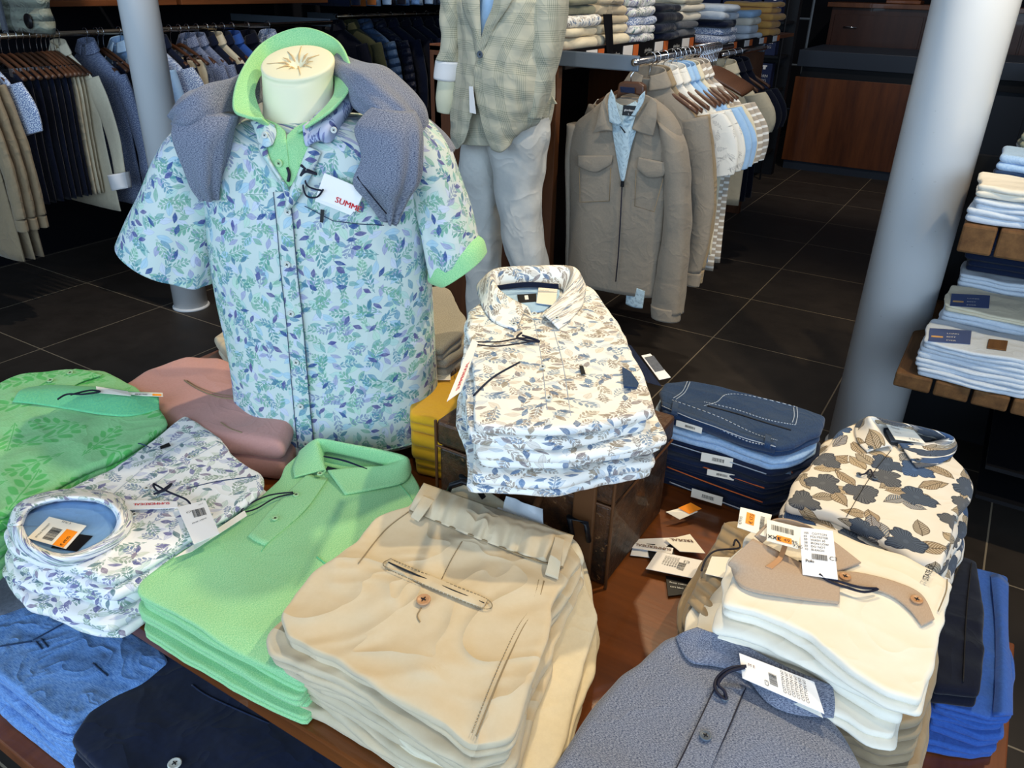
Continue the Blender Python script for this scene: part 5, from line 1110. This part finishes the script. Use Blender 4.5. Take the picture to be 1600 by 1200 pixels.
sheet('lapel', [[bl(730, -60, .17), bl(745, -60, .20), bl(756, -60, .19)], [bl(722, 0, .185), bl(736, 0, .205), bl(750, 0, .195)], [bl(738, 50, .19), bl(744, 55, .20), bl(752, 58, .192)], [bl(744, 84, .188), bl(747, 86, .19), bl(749, 88, .188)]], M['check'], st, .004, 12, 24)
sheet('lapel', [[bl(768, -60, .19), bl(790, -60, .20), bl(820, -60, .18)], [bl(772, 0, .195), bl(785, 5, .205), bl(800, 0, .195)], [bl(758, 40, .195), bl(764, 45, .20), bl(774, 40, .195)], [bl(746, 84, .192), bl(749, 86, .194), bl(753, 84, .192)]], M['check'], st, .004, 12, 24)
sheet('shirt_front', [[bl(748, -60, .15), bl(760, -60, .165), bl(775, -60, .15)], [bl(745, 0, .16), bl(758, 0, .175), bl(778, 0, .16)], [bl(746, 60, .165), bl(752, 60, .17), bl(762, 55, .165)]], M['sky'], st, .002, 10, 16)
button(bl(750, 85, .20), (0, -1, 0), .011, 'button_dark', st)
loftY('blazer_sleeve', [((690, -60), (738, -60)), ((694, 0), (728, 0)), ((698, 40), (722, 42)), ((697, 70), (721, 72)), ((691, 92), (720, 96))], [.06, .06, .055, .055, .055], M['check'], st, y=MY - .16, k=32, amp=.010, freq=24, fold=.003, foldn=5, steps=30)
loftY('shirt_cuff', [((686, 93), (722, 97)), ((684, 120), (717, 127))], [.055, .055], M['paper'], st, y=MY - .16, k=28, amp=.003)
loftY('forearm', [((689, 118), (715, 124)), ((685, 150), (712, 156)), ((686, 172), (706, 178))], [.04, .04, .03], M['mann'], st, y=MY - .16, k=24)
loftY('blazer_sleeve', [((838, -60), (888, -60)), ((836, 0), (884, 0)), ((836, 60), (878, 60)), ((832, 110), (866, 112)), ((832, 145), (856, 148)), ((826, 180), (845, 185))], [.06, .062, .06, .05, .045, .04], M['check'], st, y=MY - .14, k=32, amp=.006, freq=16, fold=.002, foldn=5, steps=36)
sheet('blazer_tail', [[bl(856, 140, .0), bl(862, 148, -.01), bl(868, 160, 0)], [bl(850, 160, .0), bl(858, 163, -.012), bl(870, 162, 0)]], M['check'], st, .005, 10, 6)
card('hang_tag', [bl(733, 135, .21), bl(739, 135, .21), bl(744, 178, .21), bl(734, 176, .21)], M['paper'], st)
b = MB(); b.lathe((MX, MY, 0), [(.19, 0), (.19, .01), (.17, .014)], 40); b.lathe((MX, MY, 0), [(.012, 0), (.012, .45)], 12); b.build('stand', M['chrome'], st, True)

# ------------------------------------------------------------------ shelf unit (gondola) with rail
GY0, GY1, GX = 2.70, 4.02, -1.47
t = empty('shelf_unit', (-1.75, 3.3, 0), 'brown wooden shelf unit with label strip, nearer of the two in the middle', 'shelf unit')
b = MB(); b.box(-2.05, GX, GY0, GY0 + .035, 0, 1.235); b.build('end_panel', M['panelwood'], t, bevel=.002)
b = MB(); b.box(-2.05, GX + .02, GY1, GY1 + .035, 0, 1.235); b.build('end_panel', M['panelwood'], t, bevel=.002)
b = MB(); b.box(-2.05, GX + .02, GY0, GY1 + .035, 1.215, 1.24); b.build('top_shelf', M['shelfwood'], t, bevel=.002)
b = MB(); b.box(GX + .02, GX + .03, GY0, GY1, 1.185, 1.250); b.build('label_strip', M['black'], t)
b = MB(); b.box(-2.03, -2.0, GY0, GY1, 0, 1.2); b.build('back_panel', M['darkfix'], t)
for i in range(4):
    y = GY0 + .08 + i * .33
    for (d, w_, m_) in ((.0, .09, 'paper'), (.10, .05, 'orange_th')):
        b = MB(); b.box(GX + .030, GX + .032, y + .08 + d, y + .08 + d + w_, 1.197, 1.240); b.build('shelf_label', M[m_], t)
    mb = MB(); put_text(mb, 'giordano', .022, np.array([GX + .031, y - .03, 1.206]), (0, 1, 0), (0, 0, 1), True); mb.build('label_lettering', M['whiteink'], t)
t2 = empty('shelf_unit', (-1.6, 4.8, 0), 'further wooden shelf unit with label strip behind the first one', 'shelf unit')
b = MB(); b.box(-1.95, -1.38, 4.15, 5.7, 1.18, 1.20); b.build('top_shelf', M['shelfwood'], t2, bevel=.002)
b = MB(); b.box(-1.38, -1.37, 4.15, 5.3, 1.165, 1.21); b.build('label_strip', M['black'], t2)
b = MB(); b.box(-1.95, -1.40, 4.15, 4.185, 0, 1.18); b.build('end_panel', M['panelwood'], t2)
b = MB(); b.box(-1.95, -1.55, 5.66, 5.7, 0, 1.18); b.build('end_panel', M['panelwood'], t2)
for i in range(4):
    y = 4.25 + i * .28; b = MB(); b.box(-1.37, -1.368, y + .08, y + .16, 1.172, 1.203); b.build('shelf_label', M['paper'], t2)
    b = MB(); b.box(-1.37, -1.368, y + .17, y + .22, 1.172, 1.203); b.build('shelf_label', M['orange_th'], t2)
# folded goods on top of the shelf units
cols = [['knit_o', 'knit_o', 'print_suit', 'cream'], ['beige', 'beige', 'beige', 'cream'], ['print_dense', 'print_dense', 'dots', 'print_dense'], ['navy_black', 'navy_black', 'navy'], ['cream', 'white', 'white', 'denim_grey'], ['palejean', 'palejean', 'navy', 'dots'], ['gold', 'gold', 'gold', 'gold'], ['sky', 'white', 'palejean']]
M['knit_o'] = cloth('olive_grey_knit', '#7c7d68', '#8d8d78', 1, 100); M['gold'] = cloth('golden_tan_cotton', '#d8a660', '#cf9a52', 1, 80)
nm_ = ['olive and print', 'beige', 'pale print', 'black', 'cream', 'grey and pale', 'golden tan', 'light blue']
spots = [(GX - .14, 2.86, 1.241), (GX - .14, 3.14, 1.241), (GX - .13, 3.40, 1.241), (GX - .12, 3.66, 1.241), (GX - .12, 3.93, 1.241), (-1.52, 4.32, 1.201), (-1.52, 5.18, 1.201), (-1.52, 4.78, 1.201)]
for i, (x, y, z) in enumerate(spots):
    O = [(x - .15, y - .115), (x + .15, y - .115), (x + .155, y + .115), (x - .15, y + .115)]
    n_ = len(cols[i]) + 1
    pile('folded_shirt', [np.array([a, bq, z]) for a, bq in O], z + .036 * n_, z, n_, [M[c_] for c_ in cols[i]] + [M[cols[i][-1]]], f'{nm_[i]} garment', f'pile {ordn[i]} from camera, middle shelf', 'shirt', f'{nm_[i]} garments on the middle shelf', folds=1, seed=200 + i, jit=.010, grow=.02, world=True, jag=.02, N=60, rings=8, und_amp=.006)
card('hang_tag', [np.array([GX + .02, 3.0, 1.36]), np.array([GX + .03, 3.06, 1.36]), np.array([GX + .04, 3.08, 1.22]), np.array([GX + .04, 3.02, 1.22])], M['black'], None)
tag(bpy.data.objects['hang_tag'] if False else [o for o in bpy.data.objects if o.name.startswith('hang_tag') and o.parent is None][-1], 'long black swing tag hanging over the front of the middle shelf', 'tag')
# rail with jackets
JX, JZ = -1.13, 1.235
t = empty('garment_rail', (JX, 2.62, JZ), 'metal garment rail with flat grey arm beside the shelf unit', 'rail')
b = MB(); b.tube([(JX, 2.60, JZ), (JX, 3.62, JZ)], .0125, 14); b.build('bar', M['chrome'], t, True)
for y in (2.62,): b = MB(); b.box(GX - .02, JX + .01, y - .006, y + .006, JZ - .03, JZ + .02); b.build('bracket', M['steelflat'], t, bevel=.004)
b = MB(); b.box(JX - .15, JX - .10, 3.45, 3.5, 0, JZ - .02); b.build('support', M['darkfix'], t)
# front overshirt
zs = JZ - .085
def jf(px, py, y=2.62): return TY(px, py, y)
jk = empty('overshirt', (JX, 2.64, .4), 'taupe zip overshirt over a pale print shirt, foremost on the middle rail', 'jacket')
jy = 2.66
def J(px, py, d): return TY(px, py, jy - d)
loftY('body', [((950, 150), (1022, 155)), ((925, 172), (1050, 178)), ((900, 195), (1064, 212)), ((893, 240), (1056, 250)), ((895, 300), (1050, 310)), ((893, 380), (1040, 390)), ((890, 435), (1030, 462))], [.04, .05, .06, .065, .065, .065, .065], M['taupe_j'] if 'taupe_j' in M else M.setdefault('taupe_j', cloth('taupe_grey_wool', '#9a8f80', '#8c8274', 1, 160, wr=.006)), jk, y=jy, k=60, amp=.006, freq=8, n=2.6, fold=.004, foldn=6, steps=40)
TJ = M['taupe_j']
loftY('sleeve', [((1030, 185), (1068, 220)), ((1036, 230), (1075, 245)), ((1040, 290), (1078, 300)), ((1038, 360), (1078, 365)), ((1026, 430), (1072, 435)), ((1019, 485), (1066, 490))], [.05, .055, .052, .05, .045, .04], TJ, jk, y=jy - .02, k=32, amp=.005, freq=14, fold=.003, foldn=4, steps=36)
loftY('cuff', [((1018, 474), (1064, 482)), ((1019, 492), (1062, 502))], [.045, .045], TJ, jk, y=jy - .02, k=28)
loftY('sleeve', [((890, 192), (915, 195)), ((888, 250), (903, 250)), ((889, 330), (900, 330)), ((886, 430), (900, 430))], [.05, .05, .045, .04], TJ, jk, y=jy + .02, k=24, amp=.004)
sheet('pocket_flap', [[J(903, 243, .064), J(930, 243, .070), J(957, 243, .074)], [J(903, 253, .066), J(930, 260, .074), J(956, 251, .076)], [J(903, 259, .064), J(930, 269, .072), J(955, 256, .074)]], TJ, jk, .004, 14, 8)
sheet('pocket_flap', [[J(998, 246, .074), J(1020, 250, .070), J(1043, 255, .062)], [J(996, 256, .076), J(1016, 270, .074), J(1040, 266, .066)], [J(995, 262, .074), J(1013, 277, .072), J(1037, 275, .064)]], TJ, jk, .004, 14, 8)
for L in ([(905, 262), (906, 300), (906, 316), (952, 314), (954, 262)], [(994, 266), (992, 322), (1022, 331), (1036, 280)]):
    mb = MB(); mb.tube([J(x, y, .069 if x > 915 and x < 1020 else .064) for x, y in L], .0012, 5); mb.build('pocket_seam', M['tan_th'], jk, True)
mb = MB(); mb.tube([J(x, y, .076) for x, y in ((972, 290), (969, 350), (966, 400), (962, 440))], .0022, 6); mb.build('zip', M['cord'], jk, True)
mb = MB(); mb.box(*[v for q in zip(J(970, 283, .084), J(975, 292, .078)) for v in sorted(q)]); mb.build('zip_pull', M['black'], jk)
sheet('inner_shirt', [[J(952, 150, .03), J(975, 165, .05), J(1002, 152, .03)], [J(955, 190, .060), J(978, 200, .075), J(998, 190, .060)], [J(962, 235, .070), J(974, 240, .078), J(985, 235, .070)], [J(970, 280, .074), J(973, 284, .077), J(976, 280, .074)]], M['greyshirt'], jk, .003, 18, 24)
for sgn, L in ((0, [[(955, 140), (950, 160), (952, 190)], [(960, 150), (960, 172), (965, 196)], [(962, 160), (968, 180), (972, 190)]]), (1, [[(1008, 142), (1005, 160), (988, 188)], [(1000, 150), (995, 168), (982, 188)], [(997, 160), (990, 175), (978, 190)]])):
    sheet('shirt_collar', [[J(x, y, .085) for x, y in r] for r in L], M['greyshirt'], jk, .003, 10, 10)
sheet('jacket_collar', [[J(956, 142, .02), J(948, 148, .06), J(940, 160, .075)], [J(955, 165, .05), J(942, 180, .085), J(932, 195, .085)], [J(957, 205, .080), J(945, 204, .084), J(926, 208, .078)]], TJ, jk, .005, 14, 14)
sheet('jacket_collar', [[J(1004, 146, .02), J(1018, 152, .06), J(1026, 160, .07)], [J(996, 175, .05), J(1010, 182, .085), J(1026, 185, .082)], [J(988, 202, .080), J(1002, 208, .086), J(1020, 213, .078)]], TJ, jk, .005, 14, 14)
card('size_label', [J(974, 164, .082), J(997, 166, .082), J(993, 182, .086), J(972, 180, .086)], M['black'], jk, [('t', .12, .45, .010, 'giordano', 'whiteink', 0, 1), ('t', .45, .12, .008, 'L', 'whiteink')])
card('size_label', [J(968, 197, .086), J(970, 197, .086), J(978, 207, .088), J(976, 208, .088)], M['black'], jk)
sheet('shirt_hem', [[J(980, 440, .05), J(992, 448, .055), J(1008, 455, .05)], [J(978, 475, .05), J(990, 480, .055), J(1004, 482, .05)]], M['greyshirt'], jk, .004, 10, 8)
# wooden hanger of the overshirt
loftY('collar_support', [((960, 150), (964, 150)), ((962, 132), (975, 130)), ((965, 128), (1005, 132)), ((1000, 140), (1008, 158))], [.01, .015, .018, .012], M['hanger'], jk, y=jy - .03, k=20) if False else None
hg = empty('clothes_hanger', (JX, jy, JZ), 'broad brown wooden hanger with dark badge holding the taupe overshirt', 'hanger')
b = MB(); b.prism([J(961, 156, .045), J(966, 130, .045), J(974, 127, .045), J(998, 129, .045), J(1006, 134, .045), J(1006, 160, .045), J(1000, 150, .045), J(985, 146, .045), J(968, 150, .045)], (0, .03, 0)); b.build('shoulder_piece', M['hanger'], hg, bevel=.006)
b = MB(); b.prism([J(969, 135, .05), J(992, 137, .05), J(992, 146, .05), J(970, 144, .05)], (0, -.003, 0)); b.build('badge', M['denim_dark'], hg, bevel=.003)
b = MB(); b.tube([J(986, 128, .03), J(986, 118, .03), J(994, 108, .02), J(997, 98, .02), J(990, 93, .02), J(984, 98, .02)], .0025, 8); b.build('hook', M['chrome'], hg, True)
gl = [('taupe_j', 'long', 'taupe overshirt', .70, .195, .0), ('taupe', 'long', 'tan overshirt', .68, .19, .01), ('scribble', 'short', 'white T-shirt with black squiggle print', .60, .205, .045), ('scribble', 'short', 'white T-shirt with black squiggle print', .60, .205, .05), ('sky', 'short', 'plain pale blue T-shirt', .70, .215, .05), ('sky', 'short', 'plain pale blue T-shirt', .68, .215, .06), ('cream', 'short', 'cream T-shirt', .66, .21, .06), ('stripe', 'short', 'taupe and white striped T-shirt', .74, .215, .05), ('stripe', 'short', 'taupe and white striped T-shirt', .72, .22, .05)]
gl = [g_[:5] for g_ in gl]
ys = [2.735, 2.78, 2.85, 2.925, 2.975, 3.025, 3.07, 3.12, 3.18]
for i, ((mat, sl, d, Ln, w_), y) in enumerate(zip(gl, ys)):
    hanger(JX, y, JZ + .003, f'wooden hanger on the middle rail, {ordn[i + 1]} from the camera', 'hangers on the middle rail')
    shirt_geo('hung_tshirt' if sl == 'short' else 'hung_overshirt', JX, y, JZ, w_, Ln, .021, mat, f'{d}, {ordn[i + 1]} garment from the front on the middle rail', 't-shirt' if sl == 'short' else 'jacket', 'garments on the middle rail', sl, i + 70, sr=.048 if sl == 'long' else .052, slen=.54 if sl == 'long' else .21)
for i in range(12):
    y = 3.22 + i * .020; hanger(JX, y, JZ + .003, f'empty wooden trouser hanger on the middle rail, {ordn[i]} of the bunch', 'empty hangers on the middle rail', .5 + .03 * i)
t = rail('further_rail', -1.36, 4.22, 5.0, 1.15, 'further garment rail at the end of the shelf unit', ax=-1.42, mat='chrome')
for i, (mat, d) in enumerate([('cream', 'cream shirt'), ('navy_black', 'black overshirt'), ('navy_black', 'black shirt')]):
    hanger(-1.36, 4.28 + .11 * i, 1.15, f'hanger on the further rail, {ordn[i]} from the camera', 'hangers on the further rail'); shirt_geo('hung_shirt', -1.36, 4.28 + .11 * i, 1.15, .19, .66, .035, mat, f'{d}, {ordn[i]} garment on the further rail', 'shirt', 'garments on the further rail', 'short', i + 90, sr=.05)

# ------------------------------------------------------------------ boxed underwear rack
t = empty('display_rack', (-2.2, 7.1, 0), 'tall black display rack holding boxed underwear left of the counter', 'rack')
rk = 6.9
b = MB(); b.box(-2.75, -1.72, 7.12, 7.2, 0, 1.75); b.build('back_board', M['darkfix'], t)
lv = [.22, .47, .72, .97, 1.22]
for z in lv: b = MB(); b.box(-2.75, -1.74, rk - .02, 7.12, z - .018, z); b.build('shelf', M['darkfix'], t)
b = MB()
for x in (-1.745, -2.745): b.tube([(x, rk - .03, 0), (x, rk - .03, 1.6)], .008, 6)
b.build('upright', M['darkfix'], t)
M['box'] = plain('navy_carton', '#182246', .4); k = 0
for li, z in enumerate(lv):
    for i in range(6):
        x = -1.80 - i * .165; c0 = (x, rk + .04)
        t_ = empty('underwear_box', (x - .07, rk + .04, z), f'navy carton with white lettering, {ordn[i]} from the right on {["the lowest", "the second lowest", "the middle", "the second highest", "the top"][li]} rack shelf', 'box', 'navy cartons on the display rack')
        b = MB(); b.box(x - .145, x, rk, rk + .10, z + .001, z + .19); b.build('carton', M['box'], t_, bevel=.002)
        if i < 5:
            mb = MB(); put_text(mb, 'BJÖRN', .030, np.array([x - .115, rk - .001, z + .085]), (1, 0, 0), (0, 0, 1), True); put_text(mb, 'BORG', .030, np.array([x - .115, rk - .001, z + .052]), (1, 0, 0), (0, 0, 1), True); mb.build('lettering', M['whiteink'], t_)
            b = MB(); b.prism([(x - .05 + a, rk - .001, z + .145 + c_) for a, c_ in ((-.02, 0), (.0, 0), (.0, .022), (.008, .018), (.01, .03), (-.03, .03), (-.028, .018), (-.02, .022))], (0, -.001, 0)); b.build('shirt_pictogram', M['whiteink'], t_)
# ------------------------------------------------------------------ counter and cabinet
t = empty('sales_counter', (-.5, 7.6, 0), 'dark counter with walnut front panel at the back of the shop', 'counter')
b = MB(); b.box(-1.72, .10, 7.50, 8.3, 0, .10); b.box(-1.70, .10, 7.53, 8.25, .1, .80); b.build('body', M['anthracite'], t)
b = MB(); b.box(-1.74, -.42, 7.485, 7.53, .075, .775); b.build('front_panel', M['counterwood'], t, bevel=.002)
b = MB(); b.box(-1.74, .12, 7.46, 8.35, .86, .99); b.build('worktop', M['anthracite'], t, bevel=.004)
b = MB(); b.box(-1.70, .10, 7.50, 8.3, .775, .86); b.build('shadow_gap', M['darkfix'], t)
t = empty('grey_counter', (1.0, 6.6, 0), 'dark grey panelled counter half hidden behind the thick white column', 'counter')
b = MB(); b.box(.02, 2.4, 6.3, 7.2, 0, .86); b.build('body', M['darkfix'], t)
b = MB(); b.box(.0, 2.42, 6.26, 7.25, .86, .98); b.build('worktop', M['anthracite'], t, bevel=.004)
for i in range(6): b = MB(); b.box(.05 + i * .35, .38 + i * .35, 6.285, 6.3, .05, .82); b.build('panel', M['anthracite'], t, bevel=.003)
t = empty('cabinet', (-1.0, 8.9, 0), 'dark walnut sideboard with small handle behind the counter', 'cabinet')
b = MB(); b.box(-1.80, .6, 8.75, 9.3, 0, 1.30); b.build('body', M['cabwood'], t)
for i in range(3): b = MB(); b.box(-1.76 + i * .80, -.98 + i * .80, 8.73, 8.75, .1, 1.24); d_ = b.build('door', M['cabwood'], t, bevel=.002); b = MB(); b.tube([(-1.66 + i * .8, 8.715, 1.13), (-1.54 + i * .8, 8.715, 1.13)], .007, 6); b.build('handle', M['chrome'], d_, True)
b = MB(); b.box(-1.84, .64, 8.70, 9.35, 1.30, 1.34); b.build('top', M['shelfwood'] if False else M['panelwood'], t, bevel=.003)
for i, (x, w_, h, m_, lb) in enumerate([(-1.35, .3, .03, 'shelfwood', 'flat brown tray on the sideboard'), (-.9, .12, .10, 'black', 'black desk item on the sideboard'), (-.6, .10, .12, 'black', 'black cased device standing right on the sideboard')]):
    b = MB(); b.box(x, x + w_, 8.85, 9.1, 1.341, 1.341 + h); b.box(x + .02, x + w_ - .02, 8.87, 9.08, 1.341 + h, 1.341 + h + .012); tag(b.build('desk_item', M[m_], bevel=.01), lb, 'desk item')
# rolling white wire stand left of the sideboard
t = empty('wire_stand', (-1.95, 8.3, 0), 'pale wire stand between the display rack and the sideboard', 'stand')
b = MB()
for x in (-2.05, -1.88): b.tube([(x, 8.3, 0), (x, 8.3, 1.5)], .012, 6)
for z in (.4, .8, 1.2): b.tube([(-2.05, 8.3, z), (-1.88, 8.3, z)], .010, 6)
b.build('frame', M['steelflat'], t)
# monitor and plastic bag on grey counter
t = empty('monitor', (1.05, 6.75, .98), 'black-framed screen at the upper right behind the column', 'monitor')
b = MB(); b.box(.80, 1.35, 6.70, 6.74, 1.18, 1.52); b.build('bezel', M['black'], t, bevel=.01)
b = MB(); b.box(.825, 1.325, 6.695, 6.70, 1.20, 1.50); b.build('screen', plain('dark_blue_screen', '#1d3566', .1), t)
b = MB(); b.box(1.02, 1.12, 6.70, 6.78, .981, 1.2); b.build('foot', M['anthracite'], t)
o = loft('plastic_bag', [(np.array([.55, 6.45, .981]), np.array([.20, 0, 0]), np.array([0, .13, 0])), (np.array([.56, 6.45, 1.08]), np.array([.22, 0, 0]), np.array([0, .14, 0])), (np.array([.55, 6.45, 1.2]), np.array([.14, 0, 0]), np.array([0, .08, 0]))], M['denim_grey'], None, k=40, amp=.04, freq=12); tag(o, 'grey crumpled garment bag on the grey counter', 'bag')

# ------------------------------------------------------------------ right display with rough timber shelves
SX = -.095
t = empty('timber_shelf', (.5, 2.6, 0), 'low display of rough timber boards carrying jeans at the right', 'shelf')
def boards(z, y0, xs, th, nm):
    for i, (a, bq) in enumerate(xs):
        b = MB(); b.box(a, bq, y0, y0 + .75, z - th, z); b.build(nm, M['block'], t, bevel=.006)
boards(.505, 2.29, [(-.115, -.02), (-.012, .075), (.083, .17), (.178, .30), (.308, .43), (.438, .56), (.568, .7), (.708, .85), (.858, 1.0)], .045, 'board')
boards(.925, 2.36, [(-.055, .025), (.032, .13), (.138, .26), (.268, .4), (.408, .55), (.558, .7), (.708, .85), (.858, 1.0)], .075, 'board')
b = MB(); b.box(-.115, 1.0, 3.0, 3.03, 0, 1.0); b.build('back_panel', M['darkfix'], t)
b = MB()
for z in (.2, .30): b.box(.17, .9, 2.33, 2.95, z - .04, z - .028)
b.build('frame', M['darkfix'], t)
t3 = empty('display_box', (.55, 2.5, 0), 'low white box with clear lid under the timber shelf', 'box')
b = MB(); q = T(1562, 700, .05); b.box(q[0], q[0] + .6, q[1], q[1] + .5, 0, .05); b.build('base', M['paper'], t3, bevel=.003)
b = MB(); b.box(q[0] + .005, q[0] + .59, q[1] + .01, q[1] + .49, .05, .16); b.build('clear_lid', M['plastic'], t3, bevel=.003)
def stk(xc, y0, z0, n, th, w, dpt, mats, desc, where, group, seed, **kw):
    O = [(xc - w / 2, y0), (xc + w / 2, y0), (xc + w / 2, y0 + dpt), (xc - w / 2, y0 + dpt)]
    return pile('folded_jeans', [np.array([a, bq, 0]) for a, bq in O], z0 + th * n, z0, n, mats, desc, where, 'jeans', group, folds=kw.pop('folds', 2), seed=seed, world=True, N=80, rings=10, **kw)
p = stk(.065, 2.295, .506, 4, .026, .27, .20, [M['palejean']], 'pale stone jeans', 'front of the lower timber shelf', 'pale jeans at the front of the lower timber shelf', 301, jag=.01, wrk=.002)
def badge(p, a, bq, c_, d, off=.002): 
    cd = card('waist_label', [p.at(*q, off) for q in (a, bq, c_, d)], M['lab'], p.top, [('t', .28, .55, .014, 'COAT', 'whiteink', 0, 1), ('t', .55, .2, .014, 'IXXI', 'whiteink', 0, 1), ('box', .05, .3, .2, .6, 'orange_th')][:0] + [('t', .42, .62, .012, 'LONG', 'whiteink', 0, 1), ('t', .42, .36, .012, 'BEST', 'whiteink', 0, 1), ('t', .42, .10, .012, 'EVER', 'whiteink', 0, 1), ('box', .06, .3, .34, .42, 'gold')]); return cd
M['lab'] = plain('slate_blue_label', '#4a5a88', .5)
badge(p, (1453, 513), (1518, 517), (1516, 538), (1450, 533)); psheet(p, 'waist_patch', [[(1545, 530, .002), (1575, 533, .002)], [(1542, 544, .002), (1572, 548, .002)]], M['block'])
p = stk(.085, 2.53, .506, 5, .028, .27, .20, [M['cream'], M['palejean']], 'cream and pale jeans', 'second on the lower timber shelf', 'pale jeans second on the lower timber shelf', 303, jag=.01, wrk=.002)
badge(p, (1487, 459), (1547, 462), (1545, 482), (1484, 478))
p = stk(.10, 2.76, .506, 6, .028, .27, .18, [M['palejean'], M['palejean'], M['denim_grey']], 'greyish folded jeans', 'at the back of the lower timber shelf', 'grey jeans at the back of the lower timber shelf', 305, wrk=.002)
p = stk(.40, 2.32, .506, 5, .028, .27, .25, [M['palejean']], 'pale jeans', 'right end of the lower timber shelf', 'pale jeans at right of the lower timber shelf', 306)
p = stk(.14, 2.80, .68, 4, .035, .34, .16, [M['denim_dark']], 'dark navy folded jeans', 'deep inside the timber display', 'dark jeans inside the timber display', 307)
p = stk(.10, 2.375, .926, 3, .032, .30, .20, [M['white'], M['palejean']], 'pale jeans', 'front of the upper timber shelf', 'pale jeans on the upper timber shelf', 309, jag=.012, wrk=.003)
p = stk(.13, 2.60, .926, 4, .036, .30, .18, [M['denim_light'], M['denim'], M['white']], 'light blue folded jeans', 'in the middle of the upper timber shelf', 'blue jeans on the upper timber shelf', 311, jag=.012)
p = stk(.17, 2.80, .926, 6, .036, .30, .18, [M['cream'], M['knit_o'], M['palejean'], M['beige']], 'mixed beige folded trousers', 'at the back of the upper timber shelf', 'beige trousers on the upper timber shelf', 313, jag=.012)
p = stk(.45, 2.40, .926, 5, .032, .30, .25, [M['palejean']], 'pale folded jeans', 'right end of the upper timber shelf', 'jeans at right of the upper timber shelf', 315)
